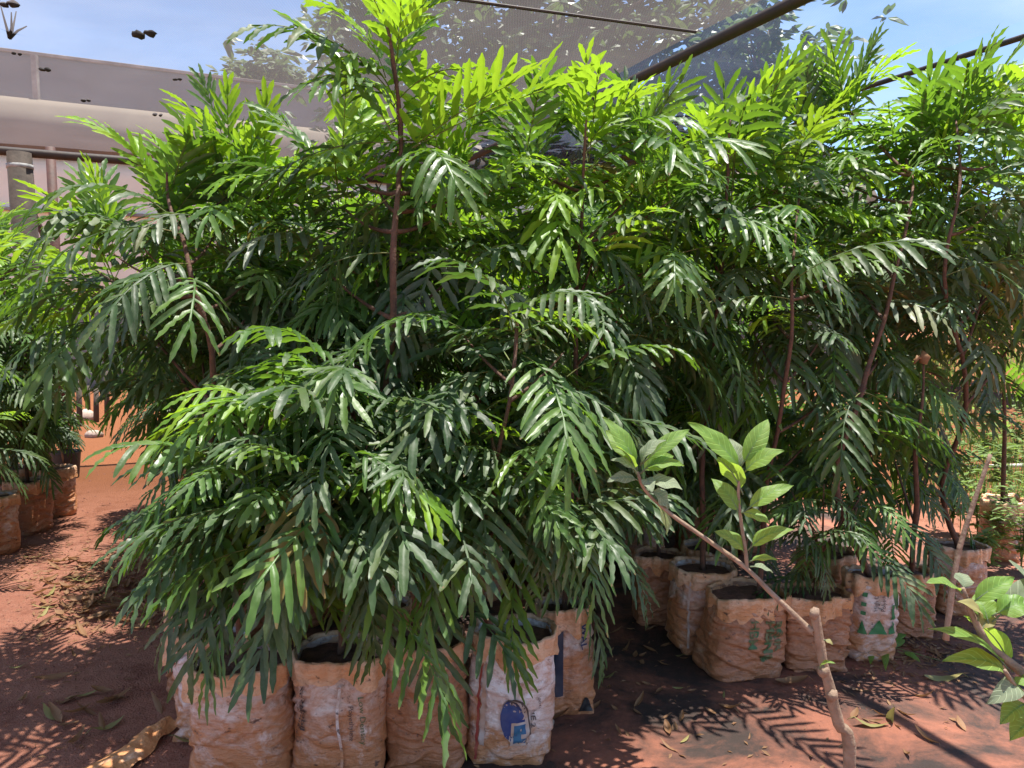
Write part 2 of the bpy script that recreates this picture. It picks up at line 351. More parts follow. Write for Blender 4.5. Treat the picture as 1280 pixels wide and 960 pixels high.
def put_frond(root, base, head, kind, mname, scale, g, tilt=0):
    if mname in ('leaf', 'dusty') and g.random() < .008: mname = 'aged'
    o = obj('leaf', g.choice(fr(kind, mname)), root)
    o.location = base; o.scale = (scale,)*3
    o.rotation_euler = (g.uniform(-.35, .35), tilt+g.uniform(-.28, .22), head)
    return o
AGE = {'young': ('young', 'young', 'midleaf'), 'mid': ('midleaf', 'young', 'midleaf', 'leaf'), 'old': ('leaf', 'leaf', 'leaf', 'midleaf'), 'dust': ('dusty', 'leaf', 'dusty')}
def cluster(root, c, kind, n, g, scale=1, age=None, face=None):
    """a whorl of fronds round the shoot tip c; face = heading the sparse whorl favours"""
    a0 = g.uniform(0, 6.3)
    for i in range(n):
        h = a0+i*2.39996+g.uniform(-.25, .25)
        if face is not None and math.cos(h-face) < -.15: h = face+g.uniform(-1.3, 1.3)
        q = i/max(1, n-1)                   # 0 = youngest, at the tip
        if kind == 'top':
            ty = 'up' if q < .6 else ('arch' if q < .92 else 'hang'); ag = 'young' if q < .62 else 'mid'; dz = -.24*q; sc_ = .8+.25*q
        elif kind == 'mid':
            ty = 'arch' if q < .5 else 'hang'; ag = 'mid' if q < .3 else 'old'; dz = -.22*q; sc_ = .8+.2*q
        elif kind == 'low':
            ty = 'arch' if q < .2 else ('hang' if q < .75 else 'low'); ag = 'old' if q > .18 else 'mid'; dz = -.12*q; sc_ = .72+.15*q
        if kind == 'top' and g.random() < .3: ag = 'mid'
        if age == 'dust' and q > .3: ag = 'dust'
        elif age and age != 'dust': ag = age
        b = c+Vector((g.uniform(-.02, .02), g.uniform(-.02, .02), dz+g.uniform(-.03, .03)))
        put_frond(root, b, h, ty, g.choice(AGE[ag]), scale*sc_*g.uniform(.88, 1.1), g)
NP = [0]
def plant(label, base, stem, r0, clusters, group=None, name='fern_leaved_sapling', fill=6, scale=1, branch=True, age=None):
    """base: where it stands; stem: world points; clusters: (world point, kind, n [,opts])"""
    NP[0] += 1; g = random.Random(NP[0]*17+3)
    root = empty(name, base, label, 'sapling', group); B = Vector(base)
    sp = [Vector(p)-B for p in stem]; path = smooth_path(sp, 5)
    path = [p+Vector((noise.noise(p*3+Vector((NP[0], 0, 0))), noise.noise(p*3+Vector((0, NP[0], 5))), 0))*.018*min(1, i/3) for i, p in enumerate(path)]
    mb = MB(); K = len(path)
    mb.tube(path, [r0*(1-.72*i/(K-1)) for i in range(K)], 7, 0, True, .25, NP[0])
    obj('stem', mb.mesh('stem', M['bark']), root)
    for cl in clusters:
        c = Vector(cl[0])-B; kd, n = cl[1], cl[2]; op = cl[3] if len(cl) > 3 else {}
        cand = [p for p in path if p.z < c.z-.12] or path[:2]
        a = min(cand, key=lambda p: (p-c).length+.2*abs((c.z-p.z)-.4))
        if (a-c).length > .06 and branch:
            m_ = a.lerp(c, .5)+Vector((0, 0, -.10*(Vector((a.x-c.x, a.y-c.y, 0)).length)))
            bb = MB(); bp = bez(a, m_, c, 7); bb.tube(bp, [r0*.55*(1-.6*i/7) for i in range(8)], 6, 0, True, .2)
            obj('branch', bb.mesh('branch', M['bark']), root)
        cluster(root, c, kd, n, g, op.get('s', 1)*scale, op.get('age', age), op.get('face'))
    for i in range(fill):                      # fronds straight from the stem
        t = g.uniform(.3, .96); p = path[int(t*(K-1))]
        put_frond(root, p, g.uniform(0, 6.28), 'arch' if t > .75 else 'hang', g.choice(AGE['old']), scale*g.uniform(.8, 1.05), g)
    return root

# ------------------------------------------------------------------ sacks
class Sack:
    def __init__(s, seed, a, b, H, lean=(0, 0), slump=1.0):
        s.sd = seed; s.a = a; s.b = b; s.H = H; s.lean = lean; s.sl = slump
        g = random.Random(seed*31+5); s.cr = [(g.uniform(-PI, PI) if k > 11 else -PI/2+g.uniform(-1.3, 1.3), g.uniform(.04, .9)**1.25, g.uniform(-.22, .22), g.uniform(.25, .9), g.uniform(.003, .0095), g.uniform(.012, .03)) for k in range(22)]
    def pt(s, th, t, off=0):
        n = 2.5+2.5*(1-t)**4; c, q = math.cos(th), math.sin(th)
        r = (abs(c/s.a)**n+abs(q/s.b)**n)**(-1/n)
        pr = (1-.17*(1-min(1, t/.12))**2)*(.955+.085*math.sin(PI*min(1, (t*.85+.08)))+.02*noise.noise(Vector((s.sd*9.1, t*3, 0))))*(1-.05*t*t)
        v = Vector((c*1.6, q*1.6, t*1.5+s.sd*3.7))
        big = noise.noise(v)*.020
        wr = noise.noise(Vector((c*2.2+t*1.5, q*2.2, t*11+s.sd)))
        wr2 = noise.noise(Vector((c*5+s.sd, q*5+t*3, t*17)))
        rid = (1-abs(wr)*2.6)*.0044*(1-t*.35)+(-abs(wr2))*.0018
        vert = noise.noise(Vector((c*5, q*5, t*2.0+s.sd*2)))*.011*t*t
        cre = 0
        for (c0, t0, sl_, wd_, A_, sg) in s.cr:
            dth = (th-c0+PI) % (2*PI)-PI
            if abs(dth) > wd_*1.6: continue
            dd = (t-t0-sl_*dth-.012*math.sin(dth*7+t0*40))/sg; en = math.exp(-(dth/wd_)**4)
            cre += A_*en*(-math.exp(-dd*dd)+.75*math.exp(-(dd-1.9)**2*.5))
        ear = 0
        for c0 in (-PI*.25, -PI*.75):
            dth = (th-c0+PI) % (2*PI)-PI; ear += .024*math.exp(-(dth/.16)**2)*max(0, 1-t/.10)
        rr = r*pr+(big+rid+vert+cre+ear)*s.sl+off
        z = s.H*t+.012*t*noise.noise(Vector((c*1.3, q*1.3, s.sd)))
        return Vector((rr*c+s.lean[0]*z, rr*q+s.lean[1]*z, z))
    def body(s, m):
        nt_, nh = 110, 76; b = MB()
        vs = [s.pt(2*PI*k/nt_, (j/nh)) for j in range(nh+1) for k in range(nt_)]
        fs = [(j*nt_+k, j*nt_+(k+1) % nt_, (j+1)*nt_+(k+1) % nt_, (j+1)*nt_+k) for j in range(nh) for k in range(nt_)]
        b.add(vs, fs); b.add([v for v in vs[:nt_]]+[Vector((0, 0, 0))], [((k+1) % nt_, k, nt_) for k in range(nt_)])
        return b.mesh('sack', m)
    def rim(s, drop=.05):
        n = 84; b = MB(); rings = []
        prof = [(.0, -.05), (.002, -.012), (.004, .010), (.010, .016), (.016, .006), (.017, -.018), (.015, -.04), (.019, -.058)]
        for (o, dz) in prof:
            row = []
            for k in range(n):
                th = 2*PI*k/n; c, q = math.cos(th), math.sin(th)
                w1 = noise.noise(Vector((c*2.4, q*2.4, s.sd*5))); w2 = noise.noise(Vector((c*7, q*7, s.sd*5+dz*20)))
                out = o*(1+.9*max(0, w1)) + (.010*w1+.006*w2)*(1 if o > .005 else .5)
                p = s.pt(th, 1, out)
                zz = dz*(drop/.05)*(1+.9*w1) if dz < 0 else dz
                row.append(p+Vector((0, 0, zz+.010*w1+.004*w2)))
            rings.append(row)
        vs = [p for r_ in rings for p in r_]
        b.add(vs, [(j*n+k, j*n+(k+1) % n, (j+1)*n+(k+1) % n, (j+1)*n+k) for j in range(len(rings)-1) for k in range(n)])
        return b.mesh('folded_rim', M['rim'])
    def soil(s):
        n = 30; b = MB(); vs = []
        for j in range(1, 7):
            for k in range(n):
                p = s.pt(2*PI*k/n, .955, -.004); c0 = Vector((s.lean[0]*p.z, s.lean[1]*p.z, p.z))
                q = c0.lerp(p, j/6); q.z = s.H*.955+.014*noise.noise(q*16)+.01*(1-j/6); vs.append(q)
        vs.append(Vector((s.lean[0]*s.H*.955, s.lean[1]*s.H*.955, s.H*.965)))
        b.add(vs, [(j*n+k, (j+1)*n+k, (j+1)*n+(k+1) % n, j*n+(k+1) % n) for j in range(5) for k in range(n)]+[(6*n, k, (k+1) % n) for k in range(n)])
        return b.mesh('soil', M['soil'])
    def on(s, x, h, off=.003, k=.0022):
        return s.pt(-PI/2+math.atan2(x, s.b), h/s.H, off+k)
    def decal(s, quads_, name, m, parent, off=.003, label=None):
        """flat print given as lists of (x, h) outline polygons; each is cut into a small grid and laid on the sack"""
        b = MB()
        for (poly) in quads_:
            b.add([s.on(x, h, off) for x, h in poly], [tuple(range(len(poly)))])
        return tag(obj(name, b.mesh(name, m, False), parent), label)
    def patch(s, fn, nu, nv, name, m, parent, off=.003):
        b = MB(); vs = [s.on(*fn(i/nu, j/nv), off) for j in range(nv+1) for i in range(nu+1)]
        b.add(vs, [(j*(nu+1)+i, j*(nu+1)+i+1, (j+1)*(nu+1)+i+1, (j+1)*(nu+1)+i) for j in range(nv) for i in range(nu)])
        return obj(name, b.mesh(name, m), parent)
    def text(s, body, size, x, h, ang, m, parent, name='printed_text', off=.003, bold=.0, sx=1, italic=0):
        cu = bpy.data.curves.new('t', 'FONT'); cu.body = body; cu.size = size; cu.offset = bold; cu.shear = italic; cu.resolution_u = 3
        to = bpy.data.objects.new('t', cu); col.objects.link(to)
        dg = bpy.context.evaluated_depsgraph_get(); me = bpy.data.meshes.new_from_object(to.evaluated_get(dg))
        bpy.data.objects.remove(to)
        import bmesh
        bm = bmesh.new(); bm.from_mesh(me); bmesh.ops.triangulate(bm, faces=bm.faces[:])
        for _ in range(3):
            es = [e for e in bm.edges if e.calc_length() > size*.22]
            if es: bmesh.ops.subdivide_edges(bm, edges=es, cuts=1); bmesh.ops.triangulate(bm, faces=[f for f in bm.faces if len(f.verts) > 3])
        ca, sa = math.cos(ang), math.sin(ang)
        for v in bm.verts:
            X, Y = v.co.x*sx, v.co.y
            v.co = s.on(x+X*ca-Y*sa, h+X*sa+Y*ca, off)
        me2 = bpy.data.meshes.new(name); bm.to_mesh(me2); bm.free(); me2.materials.append(m)
        bpy.data.meshes.remove(me); bpy.data.curves.remove(cu)
        return obj(name, me2, parent)
def sack(label, px, py, Y, width, H, m, seed, depth=None, lean=(0, 0), rz=0, drop=.05, slump=1, group='filled planting sacks', parts=True):
    p = P(px, py, Y); p.z = hz(p.x, p.y)-.004
    root = empty('planting_sack', p, label, 'sack', group, rz)
    S = Sack(seed, width/2, (depth or width*.82)/2, H, lean, slump)
    obj('sack_body', S.body(M[m]), root); obj('folded_rim', S.rim(drop), root); obj('soil', S.soil(), root)
    return root, S, p
top = {}
def gp(px, Y): p = P(px, 480, Y); return Vector((p.x, p.y, 0))
SK = {}
# front cluster
SK[1] = sack('large orange-stained sack with wide folded rim, leftmost in the frontmost row', 306, 960, 2.42, .315, .385, 'bagA', 1, drop=.045, slump=.9)
SK[2] = sack('muddy sack with dark vertical lettering and a pinched seam down its face', 428, 960, 2.46, .30, .40, 'bagA', 2)
SK[3] = sack('plain brown muddy sack between the lettered sack and the blue-oval sack', 533, 960, 2.52, .27, .41, 'bagB', 3, slump=1.3)
SK[4] = sack('whitish sack printed with a blue oval and a red stripe', 634, 950, 2.56, .28, .43, 'bagC', 4, lean=(.06, 0), drop=.055)
SK[5] = sack('sack with a navy printed panel and torn bottom behind the blue-oval sack', 704, 900, 2.84, .20, .40, 'bagA', 5, rz=.25)
SK[6] = sack('pale crumpled sack half hidden behind the leftmost front sack', 268, 925, 2.66, .235, .37, 'bagC', 6, slump=1.5, rz=-.3)
SK[7] = sack('orange sack with faded red stripes beside the path', 250, 865, 2.98, .22, .36, 'bagB', 7, slump=1.3)
# right cluster
SK[8] = sack('brown sack with bright orange rim, farthest left of the back group', 822, 776, 3.72, .23, .34, 'bagB', 8, drop=.05)
SK[9] = sack('grey-brown sack with small black marks and a curling rim', 876, 812, 3.42, .27, .37, 'bagA', 9, slump=1.1, rz=.15)
SK[10] = sack('leaning brown sack printed with faded green lettering', 918, 846, 3.16, .32, .33, 'bagB', 10, lean=(.16, .04), rz=.22, drop=.06, slump=1.2)
SK[11] = sack('wrinkled brown sack behind the cut stem of the foreground sapling', 1014, 838, 3.22, .27, .31, 'bagB', 11, slump=1.7)
SK[12] = sack('white sack printed with green triangles and dark lettering', 1082, 828, 3.28, .205, .37, 'bagC', 12, lean=(.05, 0))
SK[13] = sack('small dark brown sack with loose folded top', 1131, 792, 3.52, .20, .30, 'bagB', 13, lean=(.08, 0))
SK[14] = sack('tall pinkish-brown sack at the outer end of the back group', 1196, 757, 3.84, .25, .34, 'bagA', 14)
def dk(i): return SK[i][1], SK[i][0]
# printed marks -------------------------------------------------
S, r = dk(2)
S.text('ExxonMobil', .040, -.118, .372, -PI/2, M['dark_ink'], r, bold=.0006, sx=.95)
S.text('Chemical', .030, -.142, .285, -PI/2, M['dark_ink'], r, italic=.25)
S.text('Polyethylene', .022, .052, .275, -PI/2, M['dark_ink'], r)
S.text('Low Density', .030, .088, .30, -PI/2, M['green_ink'], r)
S.patch(lambda u, v: (.018+.008*u+.006*math.sin(v*7), .04+v*.30), 2, 22, 'pinched_seam', M['bagC'], r, .008)
S, r = dk(4)
S.patch(lambda u, v: (-.125+.014*u+.004*math.sin(v*5), .03+v*.33), 2, 24, 'red_stripe', M['red_ink'], r, .0025)
S.patch(lambda u, v: (-.104+.022*u, .08+v*.28), 3, 22, 'pale_stripe', M['pale_ink'], r, .0022)
def ell(cx, ch, rx, rh, tilt, n=36):
    return lambda u, v: (cx+u*(math.cos(v*2*PI)*rx*math.cos(tilt)-math.sin(v*2*PI)*rh*math.sin(tilt)), ch+u*(math.cos(v*2*PI)*rx*math.sin(tilt)+math.sin(v*2*PI)*rh*math.cos(tilt)))
S.patch(ell(.024, .172, .044, .082, .22), 6, 36, 'oval_outline', M['dark_ink'], r, .0035)
S.patch(ell(.018, .170, .044, .080, .22), 6, 36, 'oval_border', M['pale_ink'], r, .0046)
S.patch(ell(.011, .171, .037, .074, .22), 6, 36, 'blue_oval', M['blue_ink'], r, .0057)
def rect(x0, x1, h0, h1): return lambda u, v: (x0+(x1-x0)*u, h0+(h1-h0)*v)
S.patch(rect(.004, .052, .093, .172), 6, 8, 'letter_border', M['pale_ink'], r, .0068)
for a_ in ((.012, .050, .152, .164), (.012, .030, .140, .164), (.012, .050, .133, .143), (.012, .034, .115, .143), (.012, .050, .100, .118), (.036, .050, .143, .164)):
    S.patch(rect(*a_), 4, 3, 'blue_letter', M['teal_ink'], r, .0080)
S.text('HE 2', .030, .082, .205, -PI/2-.15, M['dark_ink'], r, bold=.0006)
S.text('0045', .018, .108, .24, -PI/2-.15, M['dark_ink'], r)
S, r = dk(5)
S.patch(rect(-.085, -.028, .09, .36), 5, 18, 'navy_panel', M['navy_ink'], r)
S.text('THICON', .022, -.07, .15, PI/2, M['rim'], r, off=.0045)
S.text('WAL', .042, .035, .355, -PI/2, M['blue_ink'], r, bold=.0006)
S.patch(lambda u, v: (.03+.05*u, .02+.055*v*math.sin(PI*(.1+.8*u))), 5, 5, 'torn_hole', M['black'], r)
S, r = dk(7)
for x in (-.045, .0): S.patch(rect(x, x+.014, .06, .33), 2, 18, 'red_stripe', M['red_ink'], r)
for h in (.16, .27): S.patch(rect(-.07, .03, h, h+.012), 8, 2, 'red_stripe', M['red_ink'], r, .0042)
S, r = dk(9)
S.patch(lambda u, v: (-.118+.014*u, .04+v*.30), 2, 20, 'pale_edge_strip', M['pale_ink'], r)
S.text('\u25B3', .036, .0, .175, .05, M['dark_ink'], r, bold=.0006)
S.text('2', .026, .012, .150, .05, M['dark_ink'], r)
S.patch(rect(-.028, -.018, .185, .195), 2, 2, 'black_dot', M['dark_ink'], r)
S.patch(rect(.060, .072, .18, .195), 2, 2, 'black_dot', M['dark_ink'], r)
S, r = dk(10)
S.text('BEIIR', .050, .082, .250, -PI/2, M['green_ink'], r, bold=.0016, sx=1.1)
S.text('HBNB', .058, .030, .258, -PI/2, M['green_ink'], r, bold=.0022, sx=1.1)
S.text('HBM', .056, -.040, .262, -PI/2, M['green_ink'], r, bold=.0008)
S, r = dk(12)
S.text('High Density', .024, -.012, .235, PI/2, M['dark_ink'], r, off=.003)
S.text('Polyethylene', .024, .014, .235, PI/2, M['dark_ink'], r)
for h in (.22, .26, .30): S.patch(rect(-.085, -.058, h, h+.016), 3, 2, 'green_bar', M['bright_green_ink'], r)
for k, (x0, x1) in enumerate(((-.10, -.045), (-.04, .035), (.04, .085))):
    S.patch(lambda u, v, x0=x0, x1=x1: ((x0+(x1-x0)*u)*(1-v)+(x0+x1)/2*v, .135+.062*v), 6, 6, 'green_triangle', M['bright_green_ink'], r)
S.patch(rect(.045, .062, .20, .265), 3, 6, 'green_bar', M['bright_green_ink'], r)

# ------------------------------------------------------------------ front saplings
def stem_at(i, fx=0, fy=0):
    p = SK[i][2]; S = SK[i][1]; z = S.H*.9
    return Vector((p.x+S.lean[0]*z+fx, p.y+S.lean[1]*z+fy, z))
def C(px, py, Y, kind, n, **op): return (P(px, py, Y), kind, n, op)
TC = -PI/2      # heading towards the camera
# low bush in front
plant('low bushy sapling with drooping fronds over the leftmost front sack', stem_at(1), [stem_at(1), P(300, 700, 2.42), P(300, 560, 2.42), P(305, 500, 2.42)], .013, [
    C(319, 490, 2.45, 'mid', 9, age='mid'), C(306, 520, 2.50, 'mid', 9), C(358, 500, 2.40, 'mid', 8), C(314, 600, 2.36, 'mid', 8), C(329, 600, 2.26, 'mid', 9), C(286, 590, 2.62, 'mid', 7),
    C(303, 597, 2.26, 'low', 6), C(351, 607, 2.22, 'low', 6), C(306, 587, 2.42, 'low', 6), C(324, 657, 2.22, 'low', 5, face=TC), C(312, 657, 2.4, 'low', 4)], fill=5, scale=.92)
plant('low dense sapling with long narrow leaflets over the lettered sack', stem_at(2), [stem_at(2), P(432, 700, 2.46), P(440, 560, 2.46), P(440, 480, 2.46)], .013, [
    C(416, 465, 2.40, 'mid', 10), C(387, 520, 2.34, 'mid', 8), C(452, 530, 2.38, 'mid', 9), C(409, 600, 2.24, 'mid', 9), C(459, 557, 2.28, 'low', 6), C(387, 597, 2.20, 'low', 6, face=TC),
    C(430, 607, 2.22, 'low', 6, face=TC), C(473, 617, 2.32, 'low', 5), C(416, 657, 2.24, 'low', 4, face=TC), C(488, 527, 2.5, 'low', 5)], fill=5)
plant('sapling with slim red-brown leaning stem rising above the blue-oval sack', stem_at(4, -.05), [stem_at(4, -.05), P(590, 720, 2.46), P(615, 600, 2.38), P(638, 480, 2.38), P(648, 400, 2.50)], .0125, [
    C(648, 400, 2.5, 'mid', 9), C(580, 420, 2.55, 'mid', 6), C(705, 440, 2.55, 'mid', 8), C(610, 522, 2.48, 'low', 3), C(690, 562, 2.5, 'low', 6), C(650, 567, 2.44, 'low', 6, face=TC),
    C(590, 597, 2.46, 'low', 4), C(710, 607, 2.5, 'low', 6), C(660, 637, 2.42, 'low', 4, face=TC)], fill=3)
plant('short sapling with fronds hanging over the plain brown sack', stem_at(3), [stem_at(3), P(532, 700, 2.52), P(530, 600, 2.54)], .011, [
    C(530, 580, 2.52, 'mid', 8), C(520, 587, 2.40, 'low', 6), C(560, 617, 2.42, 'low', 5), C(500, 537, 2.5, 'low', 4), C(545, 667, 2.42, 'low', 3, face=TC)], fill=3)
plant('tall broad-crowned sapling over the navy panel sack', stem_at(5), [stem_at(5), P(715, 600, 2.95), P(720, 420, 3.0), P(728, 240, 3.0), P(733, 150, 3.0)], .014, [
    C(735, 165, 3.18, 'top', 12), C(800, 195, 3.25, 'top', 11), C(660, 205, 3.20, 'top', 10), C(790, 240, 3.10, 'mid', 9, age='mid'), C(690, 260, 3.06, 'mid', 9, age='mid'), C(740, 330, 2.95, 'mid', 9),
    C(820, 330, 3.05, 'mid', 8), C(780, 390, 2.92, 'low', 7), C(785, 440, 3.10, 'low', 6), C(715, 500, 2.90, 'low', 6), C(725, 603, 2.88, 'low', 6), C(690, 663, 2.88, 'low', 6), C(655, 568, 3.00, 'low', 6), C(840, 250, 3.15, 'mid', 8, age='mid')], fill=8)
plant('tallest sapling, its leading shoot reaching past the top of the others', gp(470, 2.95), [gp(470, 2.95), P(478, 600, 2.8), P(487, 430, 2.62), P(497, 290, 2.60), P(500, 180, 2.85), P(490, 60, 2.8), P(487, 30, 2.85)], .0165, [
    C(487, 62, 2.88, 'top', 12, s=.95), C(496, 130, 3.02, 'mid', 5, age='young'), C(560, 215, 3.10, 'top', 9), C(425, 215, 3.10, 'top', 9), C(560, 260, 3.00, 'mid', 8, age='dust'), C(430, 260, 3.00, 'mid', 9, age='dust'), C(500, 300, 2.92, 'mid', 8, age='mid'), C(470, 230, 3.05, 'mid', 8, age='mid'), C(530, 340, 3.1, 'mid', 9), C(440, 440, 3.05, 'low', 9), C(600, 500, 3.1, 'low', 9), C(600, 230, 3.05, 'mid', 8, age='mid'), C(400, 330, 2.92, 'mid', 8),
    C(570, 340, 2.92, 'mid', 8), C(470, 350, 2.92, 'low', 6), C(540, 390, 3.14, 'low', 6), C(380, 380, 3.15, 'low', 5)], fill=8)
plant('upright sapling with forked red-brown stem at the path side', stem_at(7), [stem_at(7), P(262, 600, 2.88), P(266, 440, 2.66), P(235, 330, 2.66), P(212, 250, 2.92), P(208, 215, 2.92)], .014, [
    C(205, 250, 3.12, 'top', 12), C(285, 245, 3.18, 'top', 10), C(340, 245, 3.20, 'top', 9), C(140, 315, 3.20, 'top', 10, face=PI*.95), C(270, 290, 3.05, 'mid', 9, age='dust'), C(180, 310, 3.05, 'mid', 9, age='dust'), C(320, 340, 3.00, 'mid', 9),
    C(230, 350, 3.00, 'low', 7), C(150, 360, 3.20, 'mid', 9), C(110, 330, 3.40, 'mid', 8, face=PI, age='young'), C(320, 380, 3.00, 'low', 6), C(190, 400, 3.15, 'low', 6)], fill=6)
plant('sapling with pale crumpled sack at its foot, crown arching over the path', stem_at(6), [stem_at(6), P(262, 700, 2.72), P(262, 560, 2.85), P(255, 470, 3.0)], .012, [
    C(250, 430, 3.20, 'low', 7, s=.85), C(255, 510, 3.20, 'low', 6, s=.75), C(265, 590, 3.05, 'low', 6, s=.75), C(270, 650, 2.95, 'low', 5, s=.7)], fill=3)
ldr = [o for o in bpy.data.objects if (o.get('label') or '').startswith('tallest sapling')][0]; gh = random.Random(4)
for (px, py, Y, hd, kd, ag, sc_, tl) in ((500, 195, 2.85, -.1, 'fan', 'young', 1.12, -.25), (492, 170, 2.85, 2.9, 'up', 'midleaf', 1.15, .25), (498, 200, 2.85, -.4, 'fan', 'young', .95, .05), (488, 60, 2.85, 1.2, 'up', 'young', .9, .0), (505, 225, 2.85, -1.0, 'arch', 'midleaf', 1.0, .1)):
    put_frond(ldr, P(px, py, Y)-ldr.location, hd, kd, ag, sc_, gh, tl)
# right hand group
plant('sapling with vivid yellow-green crown over the grey-brown sack', stem_at(9), [stem_at(9), P(880, 560, 3.42), P(900, 350, 3.4), P(910, 200, 3.35), P(915, 150, 3.35)], .014, [
    C(915, 195, 3.52, 'top', 13, s=1.1), C(865, 235, 3.47, 'top', 10), C(975, 235, 3.52, 'top', 12, s=1.1), C(880, 290, 3.37, 'mid', 9, age='mid'), C(950, 290, 3.32, 'mid', 9, age='dust'), C(920, 340, 3.32, 'low', 7, age='dust'), C(870, 390, 3.42, 'low', 6), C(900, 490, 3.62, 'low', 4), C(870, 545, 3.62, 'low', 4)], fill=6)
plant('sapling leaning out of the green-lettered sack with dark drooping fronds', stem_at(10, .05), [stem_at(10, .05), P(960, 600, 3.2), P(988, 450, 2.98), P(992, 330, 3.0), P(1000, 240, 3.3)], .0125, [
    C(1000, 230, 3.52, 'mid', 9, age='mid'), C(950, 370, 3.5, 'mid', 9, age='dust'), C(1060, 330, 3.5, 'mid', 9, age='dust'), C(1020, 540, 3.45, 'low', 8), C(1000, 330, 3.37, 'mid', 9), C(985, 410, 3.27, 'low', 8), C(1040, 400, 3.37, 'low', 6), C(940, 410, 3.42, 'low', 5, age='dust'), C(1060, 470, 3.42, 'low', 6)], fill=5)
plant('bushy short sapling spilling over the wrinkled brown sack', stem_at(11), [stem_at(11), P(1020, 720, 3.22), P(1028, 690, 3.22)], .010, [
    C(1030, 605, 3.10, 'low', 7, s=.9), C(990, 615, 3.15, 'low', 5, s=.8), C(1075, 622, 3.15, 'mid', 7, s=.8), C(1010, 645, 3.08, 'low', 4, s=.75), C(1060, 635, 3.10, 'low', 4, s=.75)], fill=1, scale=.8)
plant('sapling with thick curved brown stem above the green triangle sack', stem_at(12), [stem_at(12), P(1045, 610, 3.1), P(1078, 490, 3.1), P(1105, 400, 3.2), P(1135, 270, 3.3), P(1140, 220, 3.55)], .0155, [
    C(1060, 135, 3.97, 'top', 12), C(1020, 175, 4.02, 'top', 10), C(1130, 190, 3.77, 'mid', 9, age='mid'), C(1060, 230, 3.72, 'mid', 10, age='mid'), C(1090, 300, 3.57, 'mid', 9, age='dust'), C(1070, 350, 3.52, 'low', 7), C(1110, 420, 3.57, 'low', 6), C(1090, 540, 3.62, 'low', 5), C(1030, 540, 3.72, 'low', 5)], fill=6)
plant('sapling with cut-off main stem topped by a withered brown bud', stem_at(13), [stem_at(13), P(1144, 600, 3.25), P(1150, 520, 3.2), P(1154, 455, 3.2)], .0135, [
    C(1110, 545, 3.67, 'low', 3, s=.8), C(1160, 575, 3.67, 'low', 4, s=.8), C(1120, 625, 3.40, 'low', 3, s=.8)], fill=0)
mb = MB(); q = P(1154, 455, 3.2); bb = SK[13]
mb.tube([Vector((0, 0, 0)), Vector((.006, 0, .03)), Vector((-.004, 0, .055))], [.014, .022, .004], 7, 0, True, .6)
mb.tube([Vector((0, 0, .02)), Vector((-.03, -.01, .03)), Vector((-.045, -.01, .0))], [.006, .01, .003], 5, 0, True, .5)
wb = [o for o in bpy.data.objects if o.get('label') == 'sapling with cut-off main stem topped by a withered brown bud'][0]
o = obj('withered_bud', mb.mesh('withered_bud', M['dead']), wb); o.location = q-wb.location
plant('tall dusty-leaved sapling at the outer end of the back group', stem_at(14), [stem_at(14), P(1180, 600, 3.7), P(1210, 505, 3.5), P(1180, 345, 3.25), P(1198, 230, 3.3), P(1195, 150, 3.6)], .0145, [
    C(1195, 175, 3.77, 'top', 14, s=1.15), C(1255, 195, 3.72, 'top', 12, s=1.1), C(1150, 195, 3.82, 'top', 9), C(1190, 230, 3.72, 'mid', 9, age='dust'), C(1240, 260, 3.62, 'mid', 10, age='dust'), C(1170, 330, 3.57, 'mid', 10, age='dust'), C(1240, 330, 3.62, 'low', 8, age='dust'),
    C(1290, 300, 3.72, 'mid', 9, age='mid'), C(1200, 390, 3.62, 'low', 6, age='dust'), C(1270, 420, 3.72, 'low', 5), C(1180, 575, 3.97, 'low', 3, s=.8)], fill=6)
plant('slim sapling with sparse fronds behind the orange-rimmed sack', stem_at(8), [stem_at(8), P(822, 560, 3.75), P(815, 400, 3.7), P(812, 260, 3.6)], .012, [
    C(812, 245, 3.82, 'top', 9), C(820, 330, 3.72, 'mid', 8), C(825, 400, 3.72, 'low', 6), C(800, 520, 3.72, 'low', 6), C(800, 575, 3.67, 'low', 6, s=.85), C(840, 570, 3.82, 'low', 4, s=.8)], fill=6)
plant('leafy low sapling filling the dark middle of the back group', stem_at(9, .10, .33), [stem_at(9, .10, .33), P(900, 560, 3.75), P(905, 460, 3.8)], .011, [
    C(905, 460, 3.92, 'low', 8), C(860, 500, 3.87, 'low', 8), C(950, 510, 3.82, 'low', 8), C(900, 532, 3.82, 'low', 8), C(840, 562, 3.82, 'low', 7, s=.9), C(960, 562, 3.82, 'low', 7, s=.9), C(920, 612, 3.55, 'low', 6, s=.8)], fill=2)
plant('leafy low sapling between the cut-off stem and the curved stem', stem_at(12, -.06, .36), [stem_at(12, -.06, .36), P(1090, 560, 3.8), P(1095, 470, 3.8)], .011, [
    C(1095, 470, 3.97, 'low', 8), C(1050, 520, 3.92, 'low', 8), C(1140, 520, 3.97, 'low', 6), C(1100, 552, 3.92, 'low', 7), C(1160, 562, 4.02, 'low', 5, s=.8), C(1060, 572, 3.87, 'low', 7, s=.8), C(1010, 562, 3.82, 'low', 7, s=.8)], fill=2)
